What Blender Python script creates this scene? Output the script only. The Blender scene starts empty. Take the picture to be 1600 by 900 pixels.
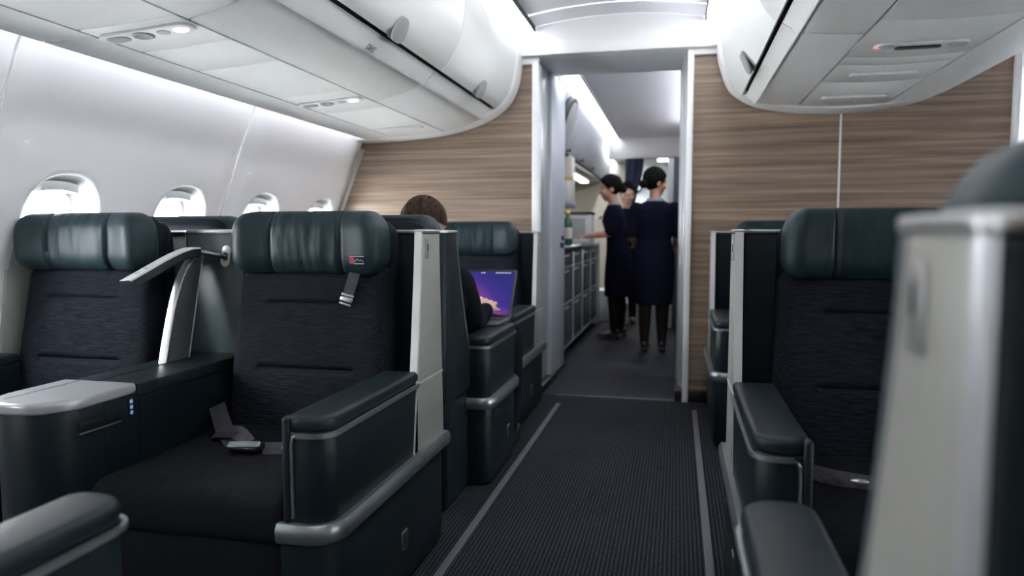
import bpy, bmesh, math, random
from math import pi, sin, cos, radians
from mathutils import Vector, Matrix, noise
random.seed(7)
S = bpy.context.scene
COL = S.collection
# ------------------------------------------------------------------ camera, world, light, exposure
F_PX = 1120.0
cd = bpy.data.cameras.new('camera'); cam = bpy.data.objects.new('camera', cd); COL.objects.link(cam)
cd.sensor_width = 36.0; cd.lens = F_PX / 1600 * 36
cam.location = (0, 0, 1.0)
PHI = math.atan(85 / F_PX); TH = math.atan(258 * cos(PHI) / F_PX)
cam.rotation_euler = (pi / 2 - PHI, 0, TH)
cd.clip_start = 0.02; cd.clip_end = 60
cd.dof.use_dof = True; cd.dof.focus_distance = 2.15; cd.dof.aperture_fstop = 2.3
S.camera = cam
W = bpy.data.worlds.new('sky'); S.world = W; W.use_nodes = True
bg = W.node_tree.nodes['Background']; bg.inputs[0].default_value = (0.93, 0.97, 1.0, 1); bg.inputs[1].default_value = 34.0
S.view_settings.view_transform = 'Standard'; S.view_settings.look = 'None'
S.view_settings.exposure = 1.1; S.view_settings.gamma = 1.0; S.view_settings.use_curve_mapping = False
S.cycles.use_denoising = True
S.cycles.max_bounces = 10; S.cycles.diffuse_bounces = 6; S.cycles.sample_clamp_indirect = 12.0
COVE = 3.6
WASH = 6.5
GALLEY = 2.2

# ------------------------------------------------------------------ materials
def new_mat(name):
    m = bpy.data.materials.new(name); m.use_nodes = True
    return m, m.node_tree.nodes, m.node_tree.links, m.node_tree.nodes['Principled BSDF']
def mat(name, col, rough=0.5, metal=0.0, noise=0.04, nscale=12, bump=0.0, bscale=200, spec=0.5, coat=0.0):
    m, N, L, P = new_mat(name)
    P.inputs['Roughness'].default_value = rough; P.inputs['Metallic'].default_value = metal
    P.inputs['Specular IOR Level'].default_value = spec; P.inputs['Coat Weight'].default_value = coat
    tc = N.new('ShaderNodeTexCoord')
    nz = N.new('ShaderNodeTexNoise'); nz.inputs['Scale'].default_value = nscale; nz.inputs['Detail'].default_value = 4
    L.new(tc.outputs['Object'], nz.inputs['Vector'])
    mx = N.new('ShaderNodeMix'); mx.data_type = 'RGBA'
    a = [max(0, c * (1 - noise)) for c in col]; b = [min(1, c * (1 + noise)) for c in col]
    mx.inputs[6].default_value = (*a, 1); mx.inputs[7].default_value = (*b, 1)
    L.new(nz.outputs['Fac'], mx.inputs[0]); L.new(mx.outputs[2], P.inputs['Base Color'])
    if bump:
        n2 = N.new('ShaderNodeTexNoise'); n2.inputs['Scale'].default_value = bscale; n2.inputs['Detail'].default_value = 3
        L.new(tc.outputs['Object'], n2.inputs['Vector'])
        bp = N.new('ShaderNodeBump'); bp.inputs['Strength'].default_value = bump; bp.inputs['Distance'].default_value = 0.002
        L.new(n2.outputs['Fac'], bp.inputs['Height']); L.new(bp.outputs['Normal'], P.inputs['Normal'])
    return m
def emit(name, col, st):
    m, N, L, P = new_mat(name)
    P.inputs['Base Color'].default_value = (*[0.8 * c for c in col], 1)
    P.inputs['Emission Color'].default_value = (*col, 1); P.inputs['Emission Strength'].default_value = st
    return m
def stretched(name, c1, c2, scale, rough, bump=0.3, c3=None, lo=0.35, hi=0.65, detail=6, dist=0.001, spec=0.5):
    m, N, L, P = new_mat(name); P.inputs['Roughness'].default_value = rough; P.inputs['Specular IOR Level'].default_value = spec
    tc = N.new('ShaderNodeTexCoord'); mp = N.new('ShaderNodeMapping'); mp.inputs['Scale'].default_value = scale
    L.new(tc.outputs['Object'], mp.inputs['Vector'])
    nz = N.new('ShaderNodeTexNoise'); nz.inputs['Scale'].default_value = 1; nz.inputs['Detail'].default_value = detail
    nz.inputs['Roughness'].default_value = 0.6; nz.inputs['Distortion'].default_value = 0.3
    L.new(mp.outputs[0], nz.inputs['Vector'])
    cr = N.new('ShaderNodeValToRGB'); e = cr.color_ramp.elements
    e[0].position = lo; e[0].color = (*c1, 1); e[1].position = hi; e[1].color = (*c2, 1)
    if c3: x = e.new((lo + hi) / 2); x.color = (*c3, 1)
    L.new(nz.outputs['Fac'], cr.inputs[0]); L.new(cr.outputs[0], P.inputs['Base Color'])
    bp = N.new('ShaderNodeBump'); bp.inputs['Strength'].default_value = bump; bp.inputs['Distance'].default_value = dist
    L.new(nz.outputs['Fac'], bp.inputs['Height']); L.new(bp.outputs['Normal'], P.inputs['Normal'])
    return m
def carpet_mat():
    m, N, L, P = new_mat('ribbed_carpet'); P.inputs['Roughness'].default_value = 0.95; P.inputs['Specular IOR Level'].default_value = 0.1
    tc = N.new('ShaderNodeTexCoord')
    wv = N.new('ShaderNodeTexWave'); wv.bands_direction = 'X'; wv.inputs['Scale'].default_value = 24; wv.inputs['Distortion'].default_value = 0.6
    wv.inputs['Detail'].default_value = 2; wv.inputs['Detail Scale'].default_value = 3
    nz = N.new('ShaderNodeTexNoise'); nz.inputs['Scale'].default_value = 160
    mp = N.new('ShaderNodeMapping'); mp.inputs['Scale'].default_value = (1, 0.35, 1)
    L.new(tc.outputs['Object'], wv.inputs['Vector']); L.new(tc.outputs['Object'], mp.inputs['Vector']); L.new(mp.outputs[0], nz.inputs['Vector'])
    mu = N.new('ShaderNodeMath'); mu.operation = 'MULTIPLY'; L.new(wv.outputs['Fac'], mu.inputs[0]); L.new(nz.outputs['Fac'], mu.inputs[1])
    cr = N.new('ShaderNodeValToRGB'); e = cr.color_ramp.elements
    e[0].position = 0.08; e[0].color = (0.010, 0.0105, 0.014, 1); e[1].position = 0.6; e[1].color = (0.040, 0.042, 0.052, 1)
    L.new(mu.outputs[0], cr.inputs[0]); L.new(cr.outputs[0], P.inputs['Base Color'])
    bp = N.new('ShaderNodeBump'); bp.inputs['Strength'].default_value = 0.6; bp.inputs['Distance'].default_value = 0.004
    L.new(mu.outputs[0], bp.inputs['Height']); L.new(bp.outputs['Normal'], P.inputs['Normal'])
    return m
def glass_mat():
    m, N, L, P = new_mat('window_glass'); out = N['Material Output']
    tr = N.new('ShaderNodeBsdfTransparent'); gl = N.new('ShaderNodeBsdfGlossy'); gl.inputs['Roughness'].default_value = 0.02
    mx = N.new('ShaderNodeMixShader'); mx.inputs[0].default_value = 0.05
    L.new(tr.outputs[0], mx.inputs[1]); L.new(gl.outputs[0], mx.inputs[2]); L.new(mx.outputs[0], out.inputs['Surface'])
    return m
def screen_mat():
    # wallpaper of the laptop: a violet ridge over deep blue, in the panel's own x / z
    m, N, L, P = new_mat('laptop_wallpaper'); P.inputs['Roughness'].default_value = 0.5; P.inputs['Specular IOR Level'].default_value = 0.1; P.inputs['Base Color'].default_value = (0.01, 0.01, 0.02, 1)
    tc = N.new('ShaderNodeTexCoord'); sp = N.new('ShaderNodeSeparateXYZ'); L.new(tc.outputs['Generated'], sp.inputs[0])
    nz = N.new('ShaderNodeTexNoise'); nz.inputs['Scale'].default_value = 2.5; L.new(tc.outputs['Generated'], nz.inputs['Vector'])
    a = N.new('ShaderNodeMath'); a.operation = 'MULTIPLY_ADD'; a.inputs[1].default_value = 0.9; L.new(sp.outputs['Z'], a.inputs[0]); L.new(sp.outputs['X'], a.inputs[2])
    b = N.new('ShaderNodeMath'); b.operation = 'MULTIPLY_ADD'; b.inputs[1].default_value = 0.35; L.new(nz.outputs['Fac'], b.inputs[0]); L.new(a.outputs[0], b.inputs[2])
    cr = N.new('ShaderNodeValToRGB'); e = cr.color_ramp.elements
    for p, c in ((0.35, (0.02, 0.005, 0.07)), (0.86, (0.06, 0.012, 0.17)), (0.985, (0.10, 0.02, 0.30))):
        x = e.new(p); x.color = (*c, 1)
    x = e.new(0.99); x.color = (0.30, 0.08, 0.42, 1)
    x = e.new(1.0 - 1e-4); x.color = (0.15, 0.04, 0.4, 1)
    e[0].color = (0.01, 0.004, 0.05, 1)
    L.new(b.outputs[0], cr.inputs[0])
    # second ramp covers the sky part right of the ridge
    sb = N.new('ShaderNodeMath'); sb.operation = 'SUBTRACT'; sb.inputs[1].default_value = 1.0; L.new(b.outputs[0], sb.inputs[0])
    c2 = N.new('ShaderNodeValToRGB'); g = c2.color_ramp.elements
    g[0].position = 0.0; g[0].color = (0.34, 0.07, 0.42, 1); g[1].position = 0.6; g[1].color = (0.025, 0.02, 0.30, 1)
    x = g.new(0.25); x.color = (0.07, 0.03, 0.42, 1)
    L.new(sb.outputs[0], c2.inputs[0])
    gt = N.new('ShaderNodeMath'); gt.operation = 'GREATER_THAN'; gt.inputs[1].default_value = 1.0; L.new(b.outputs[0], gt.inputs[0])
    mx = N.new('ShaderNodeMix'); mx.data_type = 'RGBA'; L.new(gt.outputs[0], mx.inputs[0]); L.new(cr.outputs[0], mx.inputs[6]); L.new(c2.outputs[0], mx.inputs[7])
    L.new(mx.outputs[2], P.inputs['Emission Color']); P.inputs['Emission Strength'].default_value = 0.26
    return m

WHITE = mat('white_cabin_plastic', (0.80, 0.81, 0.815), 0.45, noise=0.015)
WALLW = mat('white_sidewall_panel', (0.80, 0.80, 0.82), 0.55, noise=0.01)
BINW = mat('bin_white', (0.79, 0.81, 0.795), 0.45, noise=0.015)
GREYW = mat('pale_grey_plastic', (0.42, 0.44, 0.44), 0.45)
CEILM = mat('ceiling_panel_lavender', (0.90, 0.89, 0.95), 0.5, noise=0.01)
HANDM = mat('handle_grey', (0.30, 0.315, 0.315), 0.45)
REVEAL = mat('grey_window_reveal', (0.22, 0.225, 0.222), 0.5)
GAP = mat('shadow_gap_rubber', (0.03, 0.033, 0.033), 0.8)
SILVER = mat('brushed_silver', (0.33, 0.335, 0.31), 0.42, 0.35, noise=0.05, bump=0.05, bscale=400)
PLATES = mat('bright_seam_metal', (0.6, 0.61, 0.6), 0.35, 0.4)
TRAYM = mat('pearl_silver_tray', (0.36, 0.37, 0.39), 0.30, 0.35, noise=0.03)
CHROME = mat('satin_chrome', (0.50, 0.51, 0.52), 0.30, 0.85)
RAILM = mat('satin_rail', (0.24, 0.265, 0.28), 0.35, 0.8)
ALU = mat('aluminium_jamb', (0.48, 0.50, 0.52), 0.32, 0.55)
NAVY = mat('navy_shell_plastic', (0.005, 0.010, 0.0135), 0.42, spec=0.20, noise=0.08, bump=0.06, bscale=500)
LEATHER = mat('blue_grey_leather', (0.0125, 0.026, 0.032), 0.46, spec=0.25, noise=0.12, nscale=25, bump=0.25, bscale=350)
DLEATHER = mat('dark_leather', (0.006, 0.011, 0.015), 0.42, spec=0.22, noise=0.1, bump=0.2, bscale=350)
HBACK = mat('navy_headrest_back', (0.004, 0.007, 0.012), 0.6, noise=0.1, spec=0.12)
FABRIC = stretched('charcoal_flecked_fabric', (0.002, 0.003, 0.005), (0.015, 0.019, 0.028), (22, 200, 330), 0.92, 0.5, c3=(0.0065, 0.0085, 0.013), spec=0.15)
DARKF = stretched('dark_seat_cloth', (0.0015, 0.002, 0.003), (0.006, 0.007, 0.011), (60, 60, 300), 0.92, 0.4, spec=0.15)
WOOD = stretched('greyed_oak_veneer', (0.098, 0.066, 0.048), (0.37, 0.275, 0.205), (0.8, 3, 38), 0.45, 0.06, c3=(0.21, 0.153, 0.112), lo=0.3, hi=0.72)
CARPET = carpet_mat()
VINYL = mat('galley_vinyl', (0.016, 0.017, 0.026), 0.6, spec=0.15, noise=0.2, nscale=60)
STRIP = mat('grey_floor_strip', (0.085, 0.085, 0.10), 0.6, noise=0.1, nscale=40)
BELT = stretched('grey_belt_webbing', (0.016, 0.015, 0.024), (0.042, 0.039, 0.058), (90, 90, 300), 0.75, 0.3)
GLASS = glass_mat()
BLACK = mat('black_plastic', (0.008, 0.009, 0.011), 0.35)
SKIN = mat('skin', (0.50, 0.28, 0.20), 0.5, noise=0.06, nscale=30)
SKIN2 = mat('pale_skin', (0.62, 0.39, 0.31), 0.5, noise=0.06, nscale=30)
HAIRB = stretched('brown_hair', (0.006, 0.0035, 0.0025), (0.050, 0.026, 0.017), (70, 70, 12), 0.75, 0.8, dist=0.004, spec=0.12)
HAIRK = stretched('black_hair', (0.002, 0.002, 0.0025), (0.008, 0.007, 0.007), (70, 70, 12), 0.8, 0.5, dist=0.004, spec=0.12)
UNIF = mat('navy_uniform_cloth', (0.0045, 0.0055, 0.016), 0.9, spec=0.1, noise=0.2, bump=0.2, bscale=300)
SUIT = mat('dark_jacket_cloth', (0.005, 0.006, 0.009), 0.95, spec=0.1, noise=0.2, bump=0.3, bscale=250)
TIGHTS = mat('dark_tights', (0.010, 0.007, 0.006), 0.8, spec=0.15)
SHOE = mat('black_shoe_leather', (0.006, 0.006, 0.007), 0.35)
COLLAR = mat('pale_blue_collar', (0.30, 0.34, 0.45), 0.8)
RED = mat('red_mark', (0.35, 0.03, 0.05), 0.6)
TAGW = mat('tag_white', (0.30, 0.32, 0.34), 0.6)
INK = mat('grey_print', (0.16, 0.17, 0.17), 0.7)
LED = emit('warm_reading_led', (1.0, 0.93, 0.82), 5.0)
REDLED = emit('red_indicator_led', (1.0, 0.12, 0.10), 0.8)
BLUELED = emit('blue_button_light', (0.35, 0.6, 1.0), 0.06)
COVEM = emit('cove_diffuser_light', (0.96, 0.97, 1.0), COVE)
WASHM = emit('wall_wash_light', (0.93, 0.94, 1.0), WASH)
COVEM2 = emit('cove_diffuser_light_right', (0.96, 0.97, 1.0), COVE * 1.7)
GALM = emit('galley_strip_light', (0.93, 0.95, 1.0), GALLEY)
GALM2 = emit('galley_valance_light', (0.93, 0.95, 1.0), 9.0)
UNDERM = emit('galley_counter_light', (1.0, 0.93, 0.80), 16.0)
FARM = emit('far_ceiling_light', (1.0, 1.0, 0.94), 16.0)
SCREEN = screen_mat()
GALW = mat('galley_cream_panel', (0.62, 0.59, 0.53), 0.5)
GALD = mat('galley_unit_blue_grey', (0.055, 0.068, 0.088), 0.42, noise=0.1)
GREYP = mat('blue_grey_door_panel', (0.50, 0.54, 0.59), 0.4, noise=0.03)
CURT = mat('navy_curtain_cloth', (0.012, 0.02, 0.045), 0.9, noise=0.3)
LAPM = mat('space_grey_laptop', (0.10, 0.105, 0.115), 0.4, 0.6)
LOCKM = mat('pale_locker_face', (0.46, 0.48, 0.51), 0.5)
GREEN = mat('green_bottle', (0.02, 0.11, 0.07), 0.2)
YELLOW = mat('yellow_cap', (0.65, 0.50, 0.08), 0.4)

# ------------------------------------------------------------------ mesh helpers
def smooth(me, ang=38):
    me.shade_smooth()
    try: me.set_sharp_from_angle(angle=radians(ang))
    except Exception: pass
def obj(name, bm, m, parent=None, ang=38, recalc=True):
    if recalc: bmesh.ops.recalc_face_normals(bm, faces=bm.faces[:])
    me = bpy.data.meshes.new(name); bm.to_mesh(me); bm.free()
    for x in (m if isinstance(m, (list, tuple)) else [m]): me.materials.append(x)
    smooth(me, ang)
    o = bpy.data.objects.new(name, me); COL.objects.link(o)
    if parent: o.parent = parent
    return o
def thing(name, label, cat, loc=(0, 0, 0), rz=0, group=None):
    o = bpy.data.objects.new(name, None); COL.objects.link(o); o.empty_display_size = 0.1
    o.location = loc; o.rotation_euler = (0, 0, rz); o['label'] = label; o['category'] = cat
    if group: o['group'] = group
    return o
def tag(o, label, cat, group=None, kind=None):
    o['label'] = label; o['category'] = cat
    if group: o['group'] = group
    if kind: o['kind'] = kind
    return o
def struct(name, bm, m, label=None, cat=None, parent=None, ang=38, recalc=True):
    o = obj(name, bm, m, parent, ang, recalc)
    if parent is None:
        o['kind'] = 'structure'
        if label: o['label'] = label; o['category'] = cat
    return o
def dup(root, loc=None, rz=None, label=None, group=None):
    r = root.copy(); COL.objects.link(r)
    if loc is not None: r.location = loc
    if rz is not None: r.rotation_euler = (0, 0, rz)
    if label: r['label'] = label
    if group: r['group'] = group
    for ch in list(root.children):
        c = ch.copy(); COL.objects.link(c); c.parent = r
        for g in list(ch.children):
            d = g.copy(); COL.objects.link(d); d.parent = c
    return r
def B(): return bmesh.new()
def box(bm, x0, x1, y0, y1, z0, z1, bev=0.0, seg=2):
    t = bmesh.new()
    bmesh.ops.create_cube(t, size=1)
    for v in t.verts:
        v.co = Vector(((x0 + x1) / 2 + v.co.x * (x1 - x0), (y0 + y1) / 2 + v.co.y * (y1 - y0), (z0 + z1) / 2 + v.co.z * (z1 - z0)))
    if bev: bmesh.ops.bevel(t, geom=t.edges[:], offset=bev, segments=seg, affect='EDGES', profile=0.5)
    join(bm, t)
def join(bm, t, mi=None, M=None):
    mp = {}
    for v in t.verts: mp[v] = bm.verts.new(M @ v.co if M is not None else v.co)
    for f in t.faces:
        try:
            g = bm.faces.new([mp[v] for v in f.verts]); g.material_index = f.material_index if mi is None else mi
        except ValueError: pass
    t.free()
def rpoly(pts, r, seg=6):
    """polygon with rounded corners; pts = (x, y) or (x, y, radius)"""
    out = []; n = len(pts)
    for i, p in enumerate(pts):
        P = Vector(p[:2]); rr = p[2] if len(p) > 2 else r
        A = Vector(pts[i - 1][:2]); C = Vector(pts[(i + 1) % n][:2])
        if rr <= 1e-6: out.append(P); continue
        u = (A - P).normalized(); v = (C - P).normalized()
        ang = u.angle(v); d = min(rr / math.tan(ang / 2), (A - P).length * 0.49, (C - P).length * 0.49); r2 = d * math.tan(ang / 2)
        ctr = P + (u + v).normalized() * (r2 / sin(ang / 2))
        a0 = P + u * d - ctr; a1 = P + v * d - ctr
        t0 = math.atan2(a0.y, a0.x); t1 = math.atan2(a1.y, a1.x); dt = (t1 - t0 + pi) % (2 * pi) - pi
        for k in range(seg + 1):
            t = t0 + dt * k / seg; out.append(ctr + Vector((cos(t), sin(t))) * r2)
    return out
AX = {'x': lambda a, p, q: Vector((a, p, q)), 'y': lambda a, p, q: Vector((p, a, q)), 'z': lambda a, p, q: Vector((p, q, a))}
def prism(bm, poly, axis, a, b, bev=0.0, seg=2, M=None):
    t = bmesh.new(); f = AX[axis]
    lo = [t.verts.new(f(a, p[0], p[1])) for p in poly]; hi = [t.verts.new(f(b, p[0], p[1])) for p in poly]
    n = len(poly); fa = t.faces.new(lo); fb = t.faces.new(hi[::-1])
    for i in range(n): t.faces.new((lo[i], hi[i], hi[(i + 1) % n], lo[(i + 1) % n]))
    bmesh.ops.recalc_face_normals(t, faces=t.faces[:])
    if bev:
        es = list(set(list(fa.edges) + list(fb.edges)))
        bmesh.ops.bevel(t, geom=es, offset=bev, segments=seg, affect='EDGES', profile=0.5)
    join(bm, t, M=M)
def sweep(bm, path, sec, closed=False):
    """path: list of Vector; sec: list of (n, z): n along the horizontal normal of the path (right-hand side), z up"""
    n = len(path); rings = []
    for i, P in enumerate(path):
        a = path[i - 1] if (i > 0 or closed) else path[i]; c = path[(i + 1) % n] if (i < n - 1 or closed) else path[i]
        t = (c - a); t.normalize(); nr = Vector((t.y, -t.x, 0))
        if nr.length < 1e-6: nr = Vector((1, 0, 0))
        nr.normalize(); up = nr.cross(t); up = up if up.z >= 0 else -up
        if abs(t.z) > 0.9: up = Vector((0, 1, 0))
        rings.append([bm.verts.new(P + nr * s[0] + up * s[1]) for s in sec])
    m = len(sec)
    for i in range(n if closed else n - 1):
        A = rings[i]; C = rings[(i + 1) % n]
        for j in range(m): bm.faces.new((A[j], A[(j + 1) % m], C[(j + 1) % m], C[j]))
    if not closed: bm.faces.new(rings[0]); bm.faces.new(rings[-1][::-1])
def tube(bm, pts, rad, n=10, cap=True):
    pts = [Vector(p) for p in pts]; rad = rad if isinstance(rad, (list, tuple)) else [rad] * len(pts); rings = []; prev = None
    for i, P in enumerate(pts):
        t = (pts[min(i + 1, len(pts) - 1)] - pts[max(i - 1, 0)]).normalized()
        if prev is None:
            a = Vector((0, 0, 1)) if abs(t.z) < 0.9 else Vector((1, 0, 0)); u = t.cross(a).normalized()
        else:
            u = (prev - t * prev.dot(t)).normalized()
        prev = u; v = t.cross(u)
        rings.append([bm.verts.new(P + (u * cos(2 * pi * k / n) + v * sin(2 * pi * k / n)) * rad[i]) for k in range(n)])
    for i in range(len(pts) - 1):
        for k in range(n): bm.faces.new((rings[i][k], rings[i][(k + 1) % n], rings[i + 1][(k + 1) % n], rings[i + 1][k]))
    if cap: bm.faces.new(rings[0][::-1]); bm.faces.new(rings[-1])
def ball(bm, c, r, u=20, v=14, M=None):
    r = r if isinstance(r, (list, tuple)) else (r, r, r); t = bmesh.new()
    bmesh.ops.create_uvsphere(t, u_segments=u, v_segments=v, radius=1)
    R = Matrix.Translation(Vector(c)) @ (M if M is not None else Matrix.Identity(4)) @ Matrix.Diagonal((*r, 1))
    join(bm, t, M=R)
def capsule(bm, a, b, ra, rb, n=12):
    a = Vector(a); b = Vector(b); ball(bm, a, ra, n, 8); ball(bm, b, rb, n, 8); tube(bm, [a, b], [ra, rb], n)
def limb(bm, pts, rad, n=12):
    for i in range(len(pts) - 1): capsule(bm, pts[i], pts[i + 1], rad[i], rad[i + 1], n)
def lathe(bm, prof, c=(0, 0, 0), n=20):
    rings = [[bm.verts.new(Vector(c) + Vector((r * cos(2 * pi * k / n), r * sin(2 * pi * k / n), z))) for k in range(n)] for r, z in prof]
    for i in range(len(prof) - 1):
        for k in range(n): bm.faces.new((rings[i][k], rings[i][(k + 1) % n], rings[i + 1][(k + 1) % n], rings[i + 1][k]))
    bm.faces.new(rings[0][::-1]); bm.faces.new(rings[-1])
def soft(bm, c, size, r, n, fn=None, M=None):
    """dense rounded box: centre, full size, radii (x, y, z), divisions (x, y, z), deform"""
    h = [s / 2 for s in size]; r = r if isinstance(r, (list, tuple)) else (r, r, r); r = [min(r[i], h[i] * 0.999) for i in range(3)]
    V = {}
    def q(i, k): # parameter with extra samples at the ends
        t = k / n[i]; return (t - 0.35 * sin(2 * pi * t) / (2 * pi)) * 2 - 1
    def vert(i, j, k):
        key = (i, j, k)
        if key not in V:
            p = Vector((q(0, i) * h[0], q(1, j) * h[1], q(2, k) * h[2])); inn = Vector([max(-(h[a] - r[a]), min(h[a] - r[a], p[a])) for a in range(3)])
            d = Vector([(p[a] - inn[a]) / r[a] for a in range(3)])
            if d.length > 1e-9:
                d.normalize(); p = inn + Vector([d[a] * r[a] for a in range(3)])
            if fn: p = fn(p)
            p = p + Vector(c)
            if M is not None: p = M @ p
            V[key] = bm.verts.new(p)
        return V[key]
    def face(fix, val, a, b):
        for i in range(n[a]):
            for j in range(n[b]):
                ks = []
                for di, dj in ((0, 0), (1, 0), (1, 1), (0, 1)):
                    k = [0, 0, 0]; k[fix] = val; k[a] = i + di; k[b] = j + dj; ks.append(vert(*k))
                try: bm.faces.new(ks)
                except ValueError: pass
    for fix, a, b in ((0, 1, 2), (1, 0, 2), (2, 0, 1)):
        face(fix, 0, a, b); face(fix, n[fix], a, b)
def mirror(bm, s):
    if s < 0:
        for v in bm.verts: v.co.x = -v.co.x
        bmesh.ops.reverse_faces(bm, faces=bm.faces[:])
def gauss(x, w): return math.exp(-(x / w) ** 2)
def sst(a, b, x):
    t = max(0, min(1, (x - a) / (b - a))); return t * t * (3 - 2 * t)
def text_obj(name, body, size, M, m, parent=None, ext=0.0006):
    cu = bpy.data.curves.new(name, 'FONT'); cu.body = body; cu.size = size; cu.extrude = ext; cu.align_x = 'CENTER'; cu.align_y = 'CENTER'
    t = bpy.data.objects.new(name, cu); COL.objects.link(t)
    me = bpy.data.meshes.new_from_object(t.evaluated_get(bpy.context.evaluated_depsgraph_get())); bpy.data.objects.remove(t)
    me.transform(M); me.materials.clear(); me.materials.append(m)
    o = bpy.data.objects.new(name, me); COL.objects.link(o)
    if parent: o.parent = parent
    return o
def remeshed(name, bm, m, parent=None, voxel=0.008, sm=6):
    o = obj(name, bm, m, parent)
    r = o.modifiers.new('r', 'REMESH'); r.mode = 'VOXEL'; r.voxel_size = voxel; r.use_smooth_shade = True
    s = o.modifiers.new('s', 'SMOOTH'); s.factor = 0.5; s.iterations = sm
    me = bpy.data.meshes.new_from_object(o.evaluated_get(bpy.context.evaluated_depsgraph_get()))
    o.modifiers.clear(); o.data = me; me.name = name
    me.materials.clear(); me.materials.append(m); me.shade_smooth()
    return o

# ------------------------------------------------------------------ the cabin shell
YB = 4.34; YBACK = -1.6
WP = [(0.0, -2.16), (0.25, -2.25), (0.55, -2.275), (0.85, -2.235), (1.167, -2.126), (1.4, -2.034), (1.575, -1.962), (1.70, -1.90), (1.8, -1.85)]
def wx(z):
    if z <= WP[0][0]: return WP[0][1]
    for (a, xa), (b, xb) in zip(WP, WP[1:]):
        if z <= b:
            i = WP.index((a, xa)); t = (z - a) / (b - a)
            # Catmull-Rom for a smooth bow
            p0 = WP[max(i - 1, 0)][1]; p3 = WP[min(i + 2, len(WP) - 1)][1]
            return 0.5 * (2 * xa + (xb - p0) * t + (2 * p0 - 5 * xa + 4 * xb - p3) * t * t + (3 * xa - p0 - 3 * xb + p3) * t ** 3)
    return WP[-1][1]
# floor, strips, threshold
bm = B(); box(bm, -2.3, 4.0, YBACK, YB + 0.0, -0.05, 0.0); struct('floor', bm, CARPET, 'dark ribbed carpet of the cabin aisle', 'floor')
bm = B(); box(bm, -2.3, 4.0, YB, 10.6, -0.05, 0.001); struct('floor', bm, VINYL, 'smooth grey galley floor beyond the doorway', 'floor')
for n_, x in ((1, -0.665), (2, 0.112)):
    bm = B(); box(bm, x - 0.013, x + 0.013, YBACK, 4.12, 0.0, 0.004, 0.001); struct('trim_%d' % n_, bm, STRIP, ('long pale grey floor strip beside the left hand seats', 'long pale grey floor strip beside the right hand seats')[n_ - 1], 'floor strip')
bm = B(); box(bm, -0.72, 0.06, YB - 0.012, YB + 0.012, 0.0, 0.006, 0.002); struct('trim_3', bm, STRIP, 'thin metal threshold between carpet and galley floor', 'threshold')
# sidewall panels with window openings
WINY = [2.17 + 0.63 * k for k in range(-5, 4)]
def rrect(cy, cz, w, h, r, n):
    P = rpoly([(cy - w / 2, cz - h / 2), (cy + w / 2, cz - h / 2), (cy + w / 2, cz + h / 2), (cy - w / 2, cz + h / 2)], r, n)
    return P
WZ, WW, WH, WR = 0.985, 0.335, 0.46, 0.15
def edge_roll(y, y0, y1):
    d = min(y - y0, y1 - y); return -0.028 * (1 - sst(0, 0.11, d))
def wall_panel(idx, ys, y0, y1):
    bm = B(); top, bot = 1.30, 0.66
    def P(y, z): return Vector((wx(z) + edge_roll(y, y0, y1), y, z))
    cuts = [y0] + [(a + b) / 2 for a, b in zip(ys, ys[1:])] + [y1]
    for k, yc in enumerate(ys):
        ca, cb = cuts[k], cuts[k + 1]
        inner = rrect(yc, WZ, WW, WH, WR, 10); N = len(inner)
        outer = []
        for p in inner:  # project radially to the cell rectangle
            d = Vector((p[0] - yc, p[1] - WZ)); tx = ((cb - yc) if d.x > 0 else (yc - ca)) / max(abs(d.x), 1e-9); tz = ((top - WZ) if d.y > 0 else (WZ - bot)) / max(abs(d.y), 1e-9)
            outer.append(Vector((yc, WZ)) + d * min(tx, tz))
        # add exact corners by moving the nearest samples
        for cy, cz in ((ca, bot), (cb, bot), (cb, top), (ca, top)):
            j = min(range(N), key=lambda q: (outer[q] - Vector((cy, cz))).length); outer[j] = Vector((cy, cz))
        R = 8; rings = []
        for s in range(R + 1):
            t = s / R; rings.append([bm.verts.new(P(*(Vector(inner[q]).lerp(outer[q], t)))) for q in range(N)])
        lip = [bm.verts.new(P(inner[q][0] * 1, inner[q][1]) + Vector((-0.012, (yc - inner[q][0]) * 0.03, (WZ - inner[q][1]) * 0.03))) for q in range(N)]
        rings = [lip] + rings
        for s in range(len(rings) - 1):
            for q in range(N): bm.faces.new((rings[s][q], rings[s][(q + 1) % N], rings[s + 1][(q + 1) % N], rings[s + 1][q]))
    ny = 26
    for za, zb, nz in ((0.0, bot, 10), (top, 1.74, 10)):
        G = [[bm.verts.new(P(y0 + (y1 - y0) * i / ny, za + (zb - za) * j / nz)) for i in range(ny + 1)] for j in range(nz + 1)]
        for j in range(nz):
            for i in range(ny): bm.faces.new((G[j][i], G[j][i + 1], G[j + 1][i + 1], G[j + 1][i]))
    bmesh.ops.recalc_face_normals(bm, faces=bm.faces[:])
    if bm.faces[:] and sum(f.normal.x for f in bm.faces) < 0: bmesh.ops.reverse_faces(bm, faces=bm.faces[:])
    o = struct('wall_left', bm, WALLW, idx, 'wall', recalc=False, ang=60)
    return o
seams = [-1.295, -0.035, 1.225, 2.485 - 0.63 + 0.0, 3.115, 4.335]
wall_panel('white curved sidewall panel beside the hidden first row', WINY[:2], -1.6, -0.665 + 0.0)
wall_panel('white curved sidewall panel at the left edge of the picture', WINY[2:4], -0.655, 0.59)
wall_panel('white curved sidewall panel at the far left behind the front console', WINY[4:5], 0.60, 1.85)
wall_panel('white curved sidewall panel with the two nearest windows', WINY[5:7], 1.86, 3.11)
wall_panel('white curved sidewall panel meeting the wood bulkhead', WINY[7:9], 3.12, 4.335)
bm = B()
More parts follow.
